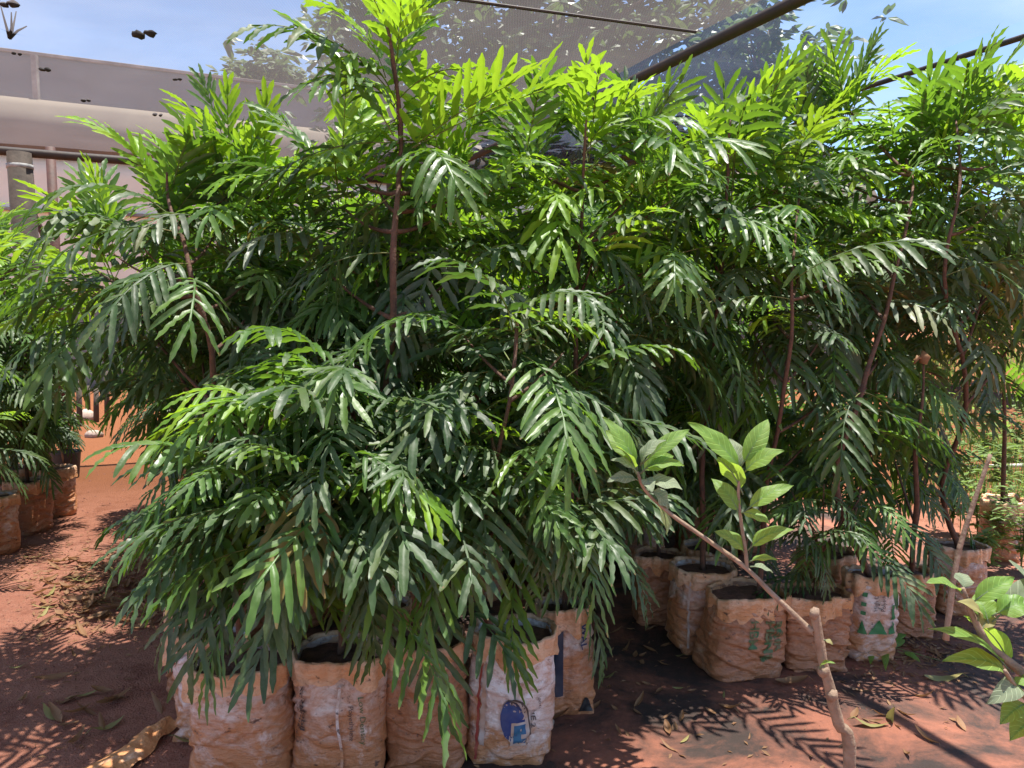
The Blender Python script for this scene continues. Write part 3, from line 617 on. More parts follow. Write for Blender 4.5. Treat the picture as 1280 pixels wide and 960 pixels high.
# ------------------------------------------------------------------ rows behind: sacks share four meshes, fronds share theirs
gB = random.Random(5)
PROTO = []
for i in range(4):
    S_ = Sack(40+i, .13, .11, .36, (0, 0), 1.2); PROTO.append((S_.body(M['bagB' if i % 2 else 'bagA']), S_.rim(), S_.soil()))
def plain_sack(p, label, group, rz):
    r_ = empty('planting_sack', (p[0], p[1], hz(p[0], p[1])-.004), label, 'sack', group, rz)
    b_ = gB.choice(PROTO)
    for nm, me in zip(('sack_body', 'folded_rim', 'soil'), b_): obj(nm, me, r_)
    return r_
def back_plant(p, top_z, label, group, ntop=9, nmid=3, nlow=8, young=True, spread=.34, pathside=False, fs=.9, zmin=None):
    g = gB; b = Vector((p[0], p[1], .32)); lx, ly = g.uniform(-.15, .15), g.uniform(-.15, .15)
    st = [b, b+Vector((lx*.4, ly*.4, (top_z-.32)*.5)), b+Vector((lx, ly, top_z-.35))]
    cl = [(st[2]+Vector((0, 0, .05)), 'top' if young else 'mid', ntop, {})]
    for k in range(nmid):
        a = g.uniform(0, 6.3); cl.append((st[2]+Vector((math.cos(a)*spread*.7, math.sin(a)*spread*.7, g.uniform(-.55, -.1))), 'mid', 7, {}))
    for k in range(nlow):
        a = g.uniform(0, 6.3); z = g.uniform(zmin or (1.12 if pathside else .52), max(1.3 if pathside else .8, top_z-.7)); cl.append((Vector((b.x+lx*.6+math.cos(a)*spread*.7, b.y+ly*.6+math.sin(a)*spread*.7, z)), 'low', 6, {}))
    plant(label, b, st, .0135, cl, group, fill=3, scale=fs)
O = Vector((-1.22, 2.98, 0))
EXTRA = [(gp(470, 2.97), 'sack hidden behind the front row under the tallest sapling'), (Vector((stem_at(9, .10, .33).x, stem_at(9, .10, .33).y, 0)), 'sack just behind the grey-brown sack'), (Vector((stem_at(12, -.06, .36).x, stem_at(12, -.06, .36).y, 0)), 'sack just behind the green triangle sack')]
for p, lab in EXTRA: plain_sack(p, lab, 'sacks just behind the front ones', gB.uniform(0, 6))
for i in range(1, 7):
    for j in range(0, 8):
        p = O+U*(i*.50+gB.uniform(-.08, .08))+V*(j*.46+gB.uniform(-.08, .08)+.05)
        q = 640+960*p.x/p.y
        if q > 1170: continue
        if any((Vector((s[2].x, s[2].y, 0))-p).length < .33 for s in SK.values()) or any((e[0]-p).length < .30 for e in EXTRA): continue
        if p.y < 3.75 and 300 < q and q > 800: continue
        if p.y < 3.0: continue
        edge = j == 0
        if edge: p = p+V*.16
        plain_sack(p, 'dusty orange-brown sack in the row bordering the path' if edge else 'muddy sack deep among the crowded rows', 'sacks in the rows along the path' if edge else 'sacks deep in the crowded rows', gB.uniform(0, 6))
        back_plant(p, gB.uniform(1.75, 2.15) if not edge else gB.uniform(1.95, 2.2), 'leafy sapling in the row bordering the path' if edge else 'tall leafy sapling deep among the crowded rows', 'saplings bordering the path' if edge else 'saplings deep in the crowded rows', pathside=edge, spread=.40 if edge else .34, fs=.85 if edge else .9)
plain_sack(gp(1262, 4.7), 'dusty sack standing behind the outermost sapling', 'sacks in the rows along the path', 1.0)
q_ = gp(1262, 4.7)
plant('dusty grey-green sapling filling in behind the outermost sapling', q_+Vector((0, 0, .32)), [q_+Vector((0, 0, .32)), P(1255, 480, 4.6), P(1240, 330, 4.5), P(1235, 230, 4.4)], .014, [
    C(1120, 250, 4.2, 'mid', 9, age='dust'), C(1190, 290, 4.2, 'mid', 9, age='dust'), C(1262, 230, 4.3, 'mid', 9, age='dust'), C(1150, 370, 4.1, 'mid', 9, age='dust'), C(1225, 380, 4.2, 'low', 9, age='dust'), C(1285, 370, 4.2, 'low', 9, age='dust'),
    C(1130, 450, 4.1, 'low', 8), C(1190, 450, 4.1, 'low', 6, age='dust'), C(1250, 170, 4.3, 'top', 8), C(1165, 200, 4.3, 'top', 8)], fill=5)
# row on the far side of the path
k_ = 0
for (px, py, Y) in ((62, 640, 5.75), (28, 662, 5.3), (-14, 690, 4.85), (12, 640, 5.75), (-40, 655, 5.4), (-95, 690, 4.8), (-70, 745, 4.25)):
    p = P(px, 480, Y); p.z = 0
    lab = ['brown sack nearest the dark post across the path', 'second brown sack from the dark post across the path', 'third brown sack from the dark post across the path', 'sack tucked behind the two nearest the dark post', 'sack further in behind the two nearest the dark post', 'sack cut by the edge of the view across the path', 'nearest sack in the row across the path'][k_]
    plain_sack(p, lab, 'sacks in the row across the path', gB.uniform(0, 6))
    if k_ == 0: lab2 = 'dark-leaved sapling standing nearest the dark post across the path'
    elif k_ == 1: lab2 = 'dark-leaved sapling second from the dark post across the path'
    else: lab2 = ['nearer broad sapling at the edge of the row across the path', 'sapling hidden behind the two nearest the dark post', 'second sapling behind the two nearest the dark post', 'sapling half cut by the edge of the view across the path', 'nearest sapling in the row across the path'][k_-2]
    sp_ = .22
    back_plant(p-Vector((.10 if k_ == 0 else 0, 0, 0)), [1.75, 1.9, 2.0, 2.05, 2.0, 1.9, 1.7][k_], lab2, 'saplings in the row across the path', nlow=9, nmid=5, spread=.32, fs=.8, zmin=.78); k_ += 1

# ------------------------------------------------------------------ shade roof on its post
ZR = 3.1
roof = empty('shade_roof', RZ(0, 183, ZR), 'overhead shade net stretched between dark steel bars on a wooden post', 'shade roof')
RO = roof.location.copy()
def loc(p): return p-RO
A0 = RZ(0, 183, ZR); B1 = RZ(875, 47, ZR); B2 = RZ(1170, 70, ZR)
def onfar(p): # foot of p on the far bar, moving along U
    return p+U*((A0-p).dot(U))
F1, F2 = onfar(B1), onfar(B2)
def netpanel(name, a, b, depth, m, sag):
    nx, ny = 26, 40; mb = MB(); vs = []
    for j in range(ny+1):
        for i in range(nx+1):
            u, v = i/nx, j/ny; p = a.lerp(b, u)-U*(depth*v)
            p.z = ZR+.035-sag*math.sin(PI*u)*abs(math.sin(PI*v*depth/3.2))+.012*noise.noise(p*1.4); vs.append(loc(p))
    mb.add(vs, [(j*(nx+1)+i, j*(nx+1)+i+1, (j+1)*(nx+1)+i+1, (j+1)*(nx+1)+i) for j in range(ny) for i in range(nx)])
    return obj(name, mb.mesh(name, m), roof)
netpanel('net_panel', A0-V*4.5, F1, 9.5, M['net'], .05)
netpanel('net_panel', F1, F2, 9.5, M['net_thin'], .05)
def bar(name, a, b, wd, m, n=8, r=roof):
    mb = MB(); mb.tube([loc(a), loc(a.lerp(b, .3))-Vector((0, 0, .012)), loc((a+b)/2)-Vector((.008, 0, .02)), loc(a.lerp(b, .75))-Vector((0, 0, .01)), loc(b)], wd/2, n, 0); return obj(name, mb.mesh(name, m, n > 6), r)
bar('edge_bar', A0-V*4.5-Vector((0, 0, .02)), F2-Vector((0, 0, .02)), .085, M['beam'])
bar('steel_bar', F1-Vector((0, 0, .045)), F1-U*9-Vector((0, 0, .045)), .066, M['beam'])
bar('steel_bar', F2-Vector((0, 0, .04)), F2-U*9-Vector((0, 0, .04)), .036, M['beam'])
W1, W2 = RZ(600, 0, ZR), RZ(870, 40, ZR); bar('support_wire', W1-(W2-W1)*2.5, W2, .017, M['beam'], 6)
pb = P(42, 480, 7.45)
mb = MB(); px0 = Vector((pb.x, pb.y, 0)); mb.tube([loc(px0), loc(px0+Vector((.01, 0, 1.5))), loc(px0+Vector((-.02, 0, 3.05)))], [.125, .118, .108], 14, 0, True, .12)
pst = obj('wooden_post', mb.mesh('wooden_post', M['postwood']), roof)
mb = MB(); mb.tube([loc(px0+Vector((-.018, 0, 2.90))), loc(px0+Vector((-.018, 0, 2.94)))], [.115, .115], 14, 0); obj('metal_strap', mb.mesh('metal_strap', M['strap']), pst)
pr = P(78, 480, 8.6); pr.z = 0
t_ = empty('steel_post', pr, 'thin rusty steel post with a diagonal brace behind the wooden post', 'post')
mb = MB(); mb.tube([Vector((0, 0, 0)), Vector((0, 0, 3.35))], .05, 8); obj('upright', mb.mesh('upright', M['redpost']), t_)
mb = MB(); mb.tube([Vector((-.02, 0, 2.1)), Vector((-.42, 0, 3.2))], .03, 6); obj('brace', mb.mesh('brace', M['redpost']), t_)
# leaves and twigs lying on the net
DB = [(8, 6, 1.1, 'tiny dark leaf scrap on the net at its outer corner'), (12, 48, 1.5, 'dark forked twig caught on the net'), (179, 43, 1.6, 'pair of dark shrivelled leaves lying on the net under open sky'), (21, 68, .6, 'small dark scrap on the net near the forked twig'),
      (56, 88, .9, 'dark scrap on the net beside the thin upright strut'), (107, 126, .75, 'dark scrap on the net over the brown band'), (221, 100, .7, 'small dark scrap on the net over the grey band'), (260, 114, .95, 'oblong dark scrap on the net over the grey band'),
      (197, 144, .8, 'dark scrap on the net just above the foliage'), (324, 113, .45, 'smallest dark scrap on the net near the far tree')]
for i, (px, py, s, lab) in enumerate(DB):
    p = RZ(px, py, ZR-.01); g = random.Random(i); mb = MB(); s *= .5
    for k in range(2 if i != 1 else 4):
        if i == 1:
            a = g.uniform(0, 6.3); mb.tube([Vector((0, 0, 0)), Vector((math.cos(a)*.05, math.sin(a)*.03, .05)), Vector((math.cos(a)*.10, math.sin(a)*.08, .09+.03*k))], [.010, .007, .003], 5, 0)
        else:
            o_ = Vector((k*.09-.04, g.uniform(-.02, .02), .01)); vs = []; n = 12
            for jj in range(5):
                for kk in range(n):
                    th = 2*PI*kk/n; ph = PI*(jj+.5)/5; q_ = Vector((math.sin(ph)*math.cos(th)*.045, math.sin(ph)*math.sin(th)*.035, math.cos(ph)*.026))*s
                    vs.append(o_*s+q_*(1+.9*noise.noise(q_*38+Vector((i*3.3, k*7, 0)))))
            mb.add(vs, [(j*n+kk, j*n+(kk+1) % n, (j+1)*n+(kk+1) % n, (j+1)*n+kk) for j in range(4) for kk in range(n)]+[tuple(range(n-1, -1, -1)), tuple(4*n+kk for kk in range(n))])
    o = obj('leaf_scrap' if i != 1 else 'twig', mb.mesh('scrap', M['debris'])); o.location = p; tag(o, lab, 'debris', 'scraps lying on the shade net')

# ------------------------------------------------------------------ neighbouring netted building
Yb = 15.0; H0 = P(0, 480, Yb); H0.z = 0
bd = empty('netted_building', H0, 'long pale building with brown and grey sheeting along its upper wall', 'building')
def zat(py): return P(0, py, Yb).z
def slab(name, z0, z1, thick, m, off=0, parent=None, x0=-12, x1=24, bulge=0):
    mb = MB(); nx, nz = 40, 8; vs = []
    for s_ in (0, 1):
        for j in range(nz+1):
            for i in range(nx+1):
                p = V*(x0+(x1-x0)*i/nx)-U*(off-(thick if s_ else 0)+bulge*math.sin(PI*j/nz)*(1+.3*noise.noise(Vector((i*.4, j*.5, 2))))*(0 if s_ else 1))
                p.z = z0+(z1-z0)*j/nz; vs.append(p)
    q = (nx+1)*(nz+1); fs = []
    for j in range(nz):
        for i in range(nx):
            a = j*(nx+1)+i; f = (a, a+1, a+nx+2, a+nx+1); fs.append(f); fs.append(tuple(x+q for x in reversed(f)))
    for i in range(nx): fs.append((i, i+q, i+1+q, i+1)); a = nz*(nx+1)+i; fs.append((a, a+1, a+1+q, a+q))
    for j in range(nz): a = j*(nx+1); fs.append((a, a+nx+1, a+nx+1+q, a+q)); a += nx; fs.append((a, a+q, a+nx+1+q, a+nx+1))
    mb.add(vs, fs); return obj(name, mb.mesh(name, m), parent or bd)
slab('wall', 1.9, zat(191), .25, M['wall'])
slab('base_course', 0, 1.897, .30, simple('grey_plinth', (.24, .24, .23), .9, (.15, .145, .14), 2, .3), .03)
slab('wall_ledge', zat(262), zat(258), .12, M['rust'], .1)
slab('brown_sheeting', zat(191)+.003, zat(119), .12, M['band'], .12, bulge=.22)
slab('grey_net', zat(119)+.003, zat(61), .03, M['net_far'], .0)
slab('top_rail', zat(61)+.003, zat(57), .10, M['rust'], .05)
for px in (65, -160, 420, 760):
    rr_ = ray(px, 480); n_ = U; t__ = (H0-Vector((0, 0, 0))).dot(U)/Vector((rr_.x, rr_.y, 0)).dot(U); p = Vector((rr_.x, rr_.y, 0))*t__-H0-U*.06
    mb = MB(); mb.box((p.x, p.y, (zat(119)+zat(61))/2), .10, .10, zat(61)-zat(119)-.02); obj('strut', mb.mesh('strut', M['rust'], False), bd)

# ------------------------------------------------------------------ trees beyond the net
def tree(label, name, base, crown, rad, nleaf, size, seed, m, trunk_r, gap=.0):
    g = random.Random(seed); root = empty(name, base, label, 'tree'); B = Vector(base); c = crown-B
    mb = MB(); fork = Vector((c.x*.5, c.y*.5, max(.6, c.z-rad[2]*1.1)))
    mb.tube(smooth_path([Vector((0, 0, 0)), fork*.5+Vector((.08, 0, 0)), fork, c], 4), [trunk_r*(1-.05*i) for i in range(13)], 10, 0, True, .2); obj('trunk', mb.mesh('trunk', M['treebark']), root)
    tips = []
    lb = MB()
    for k in range(46):
        while True:
            d = Vector((g.uniform(-1, 1), g.uniform(-1, 1), g.uniform(-1, 1)))
            if .35 < d.length < 1: break
        e = c+Vector((d.x*rad[0], d.y*rad[1], d.z*rad[2]))*(1+.25*g.uniform(-1, .4)); tips.append(e)
        s_ = fork.lerp(c, g.uniform(0, .8)); lb.tube(bez(s_, s_.lerp(e, .5)+Vector((0, 0, .2)), e, 5), [trunk_r*.3*(1-.16*i) for i in range(6)], 5, 0)
    obj('limbs', lb.mesh('limbs', M['treebark']), root)
    cb = MB(); per = nleaf//len(tips)
    for e in tips:
        R_ = min(rad)*.34
        for k in range(per):
            if k % 7 == 0: w_ = e+Vector((g.gauss(0, R_), g.gauss(0, R_), g.gauss(0, R_*.8)))
            a = g.uniform(0, 6.3); el = g.uniform(-.6, .7); d = Vector((math.cos(a)*math.cos(el), math.sin(a)*math.cos(el), math.sin(el)))
            s_ = size*g.uniform(.7, 1.2); wd = d.cross(Vector((g.uniform(-.4, .4), g.uniform(-.4, .4), 1))).normalized()*s_*.2; n_ = wd.cross(d).normalized()*s_*.06
            p0 = w_+d*s_*.15; cb.add([p0, p0+d*s_*.3+wd*.85-n_, p0+d*s_*.68+wd*.8-n_*1.4-Vector((0, 0, s_*.08)), p0+d*s_-Vector((0, 0, s_*.22)), p0+d*s_*.68-wd*.8-n_*1.4-Vector((0, 0, s_*.08)), p0+d*s_*.3-wd*.85-n_, p0+d*s_*.5+n_], [(0, 1, 6), (1, 2, 6), (2, 3, 6), (3, 4, 6), (4, 5, 6), (5, 0, 6)])
    o = obj('crown', cb.mesh('crown', m, False), root); o['kind'] = 'stuff'
    return root
def gb(px, Y): p = P(px, 480, Y); return Vector((p.x, p.y, 0))
tree('broad spreading tree seen through the grey net', 'shade_tree', gb(700, 9.6), P(700, 20, 9.6), (2.6, 1.8, 2.1), 9000, .21, 3, M['treeleaf'], .16)
tree('smaller bushy tree beside the spreading tree, at the end of the grey band', 'shade_tree', gb(485, 8.9), P(495, 65, 8.9), (.68, .8, 1.2), 3000, .17, 8, M['treeleaf'], .09)
tree('round-leaved tree rising clear of the net between the two steel bars', 'shade_tree', gb(960, 8.0), P(955, 110, 8.0), (.75, .8, .75), 2400, .17, 12, M['treeleaf'], .07)
tree('small far tree with a feathery crown above the grey band', 'far_tree', gb(332, 27), P(332, 92, 27), (1.15, 1.1, .65), 900, .42, 21, M['fartree'], .12)
for k, (px, py, Y, rx, rz_, lab) in enumerate(((1120, 330, 17, 2.6, 1.5, 'dense green tree in the distance behind the dusty sapling'), (1290, 330, 14, 1.6, 1.0, 'low pale green tree at the outer edge of the distance'), (960, 320, 20, 3.0, 1.7, 'dark distant tree behind the yellow-green crown'), (760, 300, 16, 2.6, 1.9, 'dark distant tree behind the middle of the saplings'))):
    tree(lab, 'distant_tree', gb(px, Y), P(px, py, Y), (rx, rx*.7, rz_), 2200, .42, 60+k, M['fartree'], .14)

# ------------------------------------------------------------------ foreground saplings with broad leaves
def broad_leaf(root, base, tip, wd, roll, m='broad', curl=.25, fold=.25, seed=0):
    """leaf from base to tip; roll turns the blade about its length"""
    g = random.Random(seed*7+1); b = Vector(base); t = Vector(tip); ax = t-b; Ln = ax.length; d = ax.normalized()
    n0 = (UP-d*UP.dot(d)); n0 = n0.normalized() if n0.length > .1 else Vector((0, -1, 0)); s0 = d.cross(n0)
    n = n0*math.cos(roll)+s0*math.sin(roll); s = d.cross(n)
    mb = MB(); na, nc = 12, 6; vs = []
    pet = .12
    for j in range(na+1):
        u = j/na; prof = (math.sin(PI*min(1, u**.85))**.8)*(1-.25*u) if 0 < u < 1 else .01
        c = b+d*Ln*(pet+(1-pet)*u)+n*Ln*curl*(math.sin(PI*(pet+(1-pet)*u)))
        for i in range(nc+1):
            q = (i/nc-.5)*2
            z = fold*abs(q)*wd*.5*prof-.16*wd*q*q*prof*math.sin(PI*u)+.05*wd*math.sin(u*13+q*2+seed)*abs(q)
            vs.append(c+s*q*wd*.5*prof+n*z)
    mb.add(vs, [(j*(nc+1)+i, j*(nc+1)+i+1, (j+1)*(nc+1)+i+1, (j+1)*(nc+1)+i) for j in range(na) for i in range(nc)])
    pts = [b+d*Ln*x+n*(Ln*curl*math.sin(PI*x)-.0008) for x in [k/8 for k in range(9)]]
    mb.tube(pts, [.0017*(1-.09*k) for k in range(9)], 5, 1)
    me = mb.mesh('broad_leaf', [M[m], M['palebroad']]); at = me.attributes.new('vein', 'FLOAT', 'POINT')
    at.data.foreach_set('value', [(j/na)*7+abs(i/nc-.5)*2*-1.6+2 for j in range(na+1) for i in range(nc+1)]+[.5]*(len(me.vertices)-(na+1)*(nc+1)))
    o = obj('leaf', me, root)
    return o
def rel(root, f):   # build in world coordinates, then move under the root
    root_loc = root.location.copy()
    return root_loc
fs_ = empty('broad_leaved_sapling', gb(1062, 1.38), 'cut-back broad-leaved sapling in the foreground with one long side branch', 'sapling')
fo = fs_.location.copy()
def add_wood(root, name, pts, rad, m='greybark', rough=.25, n=10):
    mb = MB(); pp = smooth_path([Vector(p)-root.location for p in pts], 5); K = len(pp)
    rr = [rad[0]+(rad[-1]-rad[0])*i/(K-1) for i in range(K)]
    mb.tube(pp, rr, n, 0, True, rough, 2); return obj(name, mb.mesh(name, M[m]), root)
D0 = 1.38
add_wood(fs_, 'stem', [gb(1078, D0), P(1062, 965, D0), P(1048, 905, D0), P(1038, 865, D0), P(1029, 830, D0), P(1023, 795, D0), P(1018, 762, D0)], [.0122, .0080], rough=.25)
for (px, py, r_) in ((1029, 838, .0115), (1040, 868, .0122), (1018, 766, .0092)):
    mb = MB(); p = P(px, py, D0-.004)-fo; mb.tube([p+Vector((-.004, 0, -.010)), p+Vector((0, -.002, 0)), p+Vector((.003, 0, .010))], [r_*.6, r_, r_*.55], 8, 0, True, .5); obj('knot', mb.mesh('knot', M['greybark']), fs_)
add_wood(fs_, 'branch', [P(1016, 790, D0), P(1003, 778, D0+.01), P(968, 745, D0+.03), P(930, 708, D0+.05), P(880, 672, D0+.07), P(835, 640, D0+.09), P(806, 612, D0+.10), P(797, 590, D0+.10)], [.0058, .0028], rough=.2)
add_wood(fs_, 'shoot', [P(934, 712, D0+.05), P(932, 690, D0+.05), P(926, 650, D0+.05), P(923, 610, D0+.05), P(928, 585, D0+.05)], [.0042, .0022], rough=.2)
LV = [ # base px,py, tip px,py, depth change of the tip, width, roll, material
 (928, 590, 860, 528, .00, .052, -.9, 'broad'), (925, 585, 960, 524, .03, .045, .9, 'broad'), (928, 592, 980, 563, -.03, .048, .75, 'broad'), (929, 618, 897, 572, -.02, .052, .5, 'broad'),
 (926, 645, 889, 598, .03, .040, -.8, 'broad'), (930, 640, 992, 607, .0, .040, .7, 'broad'), (925, 640, 962, 655, -.04, .036, .3, 'broad'), (934, 688, 993, 662, -.01, .038, .6, 'broad'), (932, 692, 893, 664, .0, .040, -.7, 'broad'),
 (936, 702, 972, 700, -.02, .024, .3, 'broad'), (938, 708, 966, 716, .03, .022, .5, 'palebroad'), (926, 590, 912, 548, .04, .036, -.3, 'palebroad'),
 (797, 588, 753, 521, .02, .040, -.8, 'broad'), (797, 585, 757, 538, .05, .044, -.6, 'broad'), (800, 582, 832, 550, -.02, .046, .6, 'palebroad'), (802, 580, 862, 537, .03, .036, .9, 'broad'), (795, 590, 770, 558, -.03, .040, -.3, 'broad'),
 (803, 588, 855, 582, .0, .040, .5, 'broad'), (797, 594, 763, 575, -.03, .034, -.6, 'palebroad'), (798, 600, 759, 602, -.02, .038, -.5, 'palebroad'), (806, 600, 853, 612, -.04, .046, .4, 'palebroad'), (808, 598, 815, 616, -.05, .030, .2, 'palebroad'),
 (812, 612, 836, 636, .0, .050, .6, 'palebroad'), (818, 622, 833, 668, .02, .044, .2, 'palebroad'), (800, 592, 842, 570, .02, .044, .8, 'broad')]
for k, (bx, by, tx, ty, dd, wd, ro, m_) in enumerate(LV):
    dep = D0+(.05 if bx > 880 else .10)
    broad_leaf(fs_, P(bx, by, dep)-fo, P(tx, ty, dep+dd)-fo, wd*.98, ro, m_, curl=.10+.10*((k*37 % 10)/10), fold=.38, seed=k)
broad_leaf(fs_, P(1024, 836, D0-.01)-fo, P(1044, 829, D0-.03)-fo, .014, .3, 'broad', seed=41)
broad_leaf(fs_, P(1030, 800, D0-.01)-fo, P(1041, 806, D0-.02)-fo, .012, .3, 'yellow', seed=42)
fr_ = empty('broad_leaved_sapling', gb(1310, 1.22), 'leafy broad-leaved sapling in the foreground at the outer edge of the view', 'sapling')
fo = fr_.location.copy(); D1 = 1.22
add_wood(fr_, 'stem', [gb(1320, D1), P(1318, 1000, D1), P(1305, 900, D1), P(1290, 855, D1), P(1262, 828, D1), P(1235, 805, D1), P(1216, 770, D1), P(1203, 735, D1)], [.012, .0035], 'greybark', .2)
add_wood(fr_, 'shoot', [P(1300, 890, D1), P(1272, 862, D1-.02), P(1256, 838, D1-.04)], [.005, .003], 'greybark', .2)
LV2 = [(1262, 838, 1160, 786, -.02, .040, -.35, 'broad'), (1266, 840, 1205, 770, .02, .050, .6, 'broad'), (1262, 848, 1178, 826, -.02, .048, -.5, 'broad'), (1270, 852, 1232, 880, -.05, .040, -.8, 'palebroad'), (1285, 880, 1250, 905, -.04, .042, -.3, 'broad'),
 (1285, 850, 1315, 800, .02, .05, .5, 'broad'), (1275, 845, 1300, 870, -.05, .044, .3, 'broad'), (1240, 778, 1310, 720, .04, .05, .7, 'palebroad'), (1236, 780, 1220, 742, .04, .045, -.2, 'broad'), (1240, 770, 1290, 755, .0, .05, .6, 'broad'),
 (1204, 742, 1158, 728, -.01, .036, -.2, 'broad'), (1204, 738, 1200, 716, .03, .034, .3, 'palebroad'), (1212, 756, 1268, 722, .0, .038, .8, 'broad'), (1222, 778, 1196, 752, -.03, .030, -.8, 'yellow'), (1226, 790, 1240, 765, .02, .03, .3, 'yellow'),
 (1300, 900, 1262, 925, -.03, .05, -.3, 'broad'), (1290, 800, 1262, 700, .05, .045, .4, 'palebroad')]
for k, (bx, by, tx, ty, dd, wd, ro, m_) in enumerate(LV2):
    broad_leaf(fr_, P(bx, by, D1)-fo, P(tx, ty, D1+dd)-fo, wd, ro, m_, curl=.12+.10*((k*53 % 10)/10), fold=.45, seed=60+k)
sk_ = empty('bare_stick', gb(1196, 2.5), 'bare pinkish-brown stick standing in front of the outermost sack', 'stick')
fo = sk_.location.copy()
add_wood(sk_, 'stick', [P(1182, 800, 2.1), P(1196, 700, 2.12), P(1216, 632, 2.14), P(1238, 568, 2.16)], [.0085, .0055], 'greybark', .3)

# ------------------------------------------------------------------ things on the ground
def dry_leaf_mesh(seed, Ln, wd, m):
    g = random.Random(seed); mb = MB(); na, nc = 9, 4; vs = []; cu = g.uniform(.15, .5); fo_ = g.uniform(-.5, .9); tw = g.uniform(-.8, .8)
    for j in range(na+1):
        u = j/na; pr_ = math.sin(PI*min(.97, max(.03, u)))**.75; x = (u-.5)*Ln; z = Ln*cu*(u-.5)**2*1.6+.004
        for i in range(nc+1):
            q = (i/nc-.5)*wd*pr_; a = tw*(u-.5); vs.append(Vector((x, q*math.cos(a), z+abs(q)*fo_+q*math.sin(a)+.003*noise.noise(Vector((u*5, i, seed))))))
    mb.add(vs, [(j*(nc+1)+i, j*(nc+1)+i+1, (j+1)*(nc+1)+i+1, (j+1)*(nc+1)+i) for j in range(na) for i in range(nc)])
    mb.tube([Vector((-.5*Ln, 0, Ln*cu*.4+.004)), Vector((-.66*Ln, .004, .006))], [.0012, .001], 4, 0)
    return mb.mesh('fallen_leaf', M[m])
DL = [dry_leaf_mesh(s, .095+.02*(s % 3), .020+.006*(s % 4), 'dead') for s in range(7)]; YL = [dry_leaf_mesh(s+30, .12, .03, 'yellow') for s in range(3)]
def G(px, py):
    p = RZ(px, py, 0); p.z = hz(p.x, p.y); return p
gl = random.Random(77)
special = [(1112, 905, 'yellow', 1.2, 'yellow leaf standing on edge on the sunlit earth'), (1088, 912, 'yellow', 1.1, 'curved yellow-brown leaf lying beside the upright yellow leaf'), (1178, 854, 'yellow', 1.3, 'long pale leaf on the dark ground sheet'), (990, 858, 'dead', 1.4, 'long brown leaf beside the wrinkled sack'),
    (135, 912, 'yellow', 1.1, 'pale tan leaf near the torn plastic strip'), (98, 928, 'dead', .9, 'orange curled leaf beside the torn plastic strip'), (110, 870, 'yellow', .9, 'greenish leaf beside a dry twig on the path'), (25, 835, 'yellow', .6, 'small pale leaf alone on the sunlit path'), (235, 932, 'yellow', .9, 'olive leaf against the base of the pale crumpled sack'),
    (690, 905, 'dead', 1.5, 'long orange-brown leaf lying by the torn sack'), (665, 935, 'dead', 1.5, 'brown leaf under the edge of the blue-oval sack'), (760, 848, 'yellow', .8, 'small cream leaf on the pink earth'), (40, 697, 'yellow', 1.0, 'pale leaf far up the sunlit path'), (835, 917, 'dead', .8, 'tan leaf on the shaded earth'), (1060, 870, 'dead', .9, 'thin brown leaf left of the yellow leaves')]
special[-1] = (1075, 868, 'dead', .9, 'thin brown leaf behind the cut sapling stem')
for (px, py, m_, s, lab) in special:
    o = obj('fallen_leaf', gl.choice(YL if m_ == 'yellow' else DL)); o.location = G(px, py)+Vector((0, 0, .008)); o.scale = (s,)*3; o.rotation_euler = (gl.uniform(-.3, .3), gl.uniform(-.2, .2), gl.uniform(0, 6.3)); tag(o, lab, 'leaf', 'fallen leaves told apart')
bpy.data.objects['fallen_leaf'].rotation_euler = (.9, 1.0, 1.2)
ZONES = [((10, 215, 685, 800), 150, 'dry brown leaf in the heap on the path', 'leaves heaped on the path'), ((150, 230, 680, 800), 40, 'dry leaf scattered along the row edge', 'leaves along the row edge'), ((0, 240, 790, 955), 16, 'dry leaf on the near part of the path', 'leaves on the near path'),
    ((700, 1000, 830, 955), 20, 'small dry leaf on the shaded middle ground', 'leaves on the middle ground'), ((1000, 1280, 780, 860), 45, 'dry leaf on the dark ground by the back sacks', 'leaves by the back sacks'), ((1000, 1260, 860, 955), 12, 'dry leaf on the sunlit earth in the corner', 'leaves on the sunlit corner'), ((740, 860, 770, 840), 18, 'dry leaf on pink earth under the hanging fronds', 'leaves under the hanging fronds')]
for (x0, x1, y0, y1), n, lab, grp in ZONES:
    for k in range(n):
        px = gl.triangular(x0, x1); py = gl.triangular(y0, y1); p = G(px, py)
        o = obj('fallen_leaf', gl.choice(DL if gl.random() < .88 else YL)); s = gl.uniform(.5, 1.15)*(.62 if x0 >= 700 else 1); o.location = p+Vector((0, 0, gl.uniform(.004, .012))); o.scale = (s,)*3
        o.rotation_euler = (gl.uniform(-.5, .5), gl.uniform(-.4, .4), gl.uniform(0, 6.3)); tag(o, lab, 'leaf', grp)
# crumbs, clods and leaf bits nobody could count
mb = MB()
for k in range(4200):
    Y = 1.9+gl.random()**1.6*6; x = gl.uniform(-.75, .75)*Y; p = Vector((x, Y, hz(x, Y)+.003)); s = gl.uniform(.002, .0085)*(.6+.2*Y/2)
    a = gl.uniform(0, 6.3); e = [Vector((math.cos(a+t)*s*gl.uniform(.7, 1.3), math.sin(a+t)*s*gl.uniform(.6, 1.2), -.002)) for t in (0, 1.57, 3.14, 4.71)]
    t_v = Vector((gl.uniform(-.3, .3)*s, gl.uniform(-.3, .3)*s, s*gl.uniform(.4, .9)))
    mb.add([p+q for q in e]+[p+t_v], [(0, 1, 4), (1, 2, 4), (2, 3, 4), (3, 0, 4)])
o = obj('soil_crumbs', mb.mesh('soil_crumbs', simple('earth_crumb', (.30, .13, .09), .95, (.17, .075, .055), 8), False)); o['kind'] = 'stuff'
mb = MB()
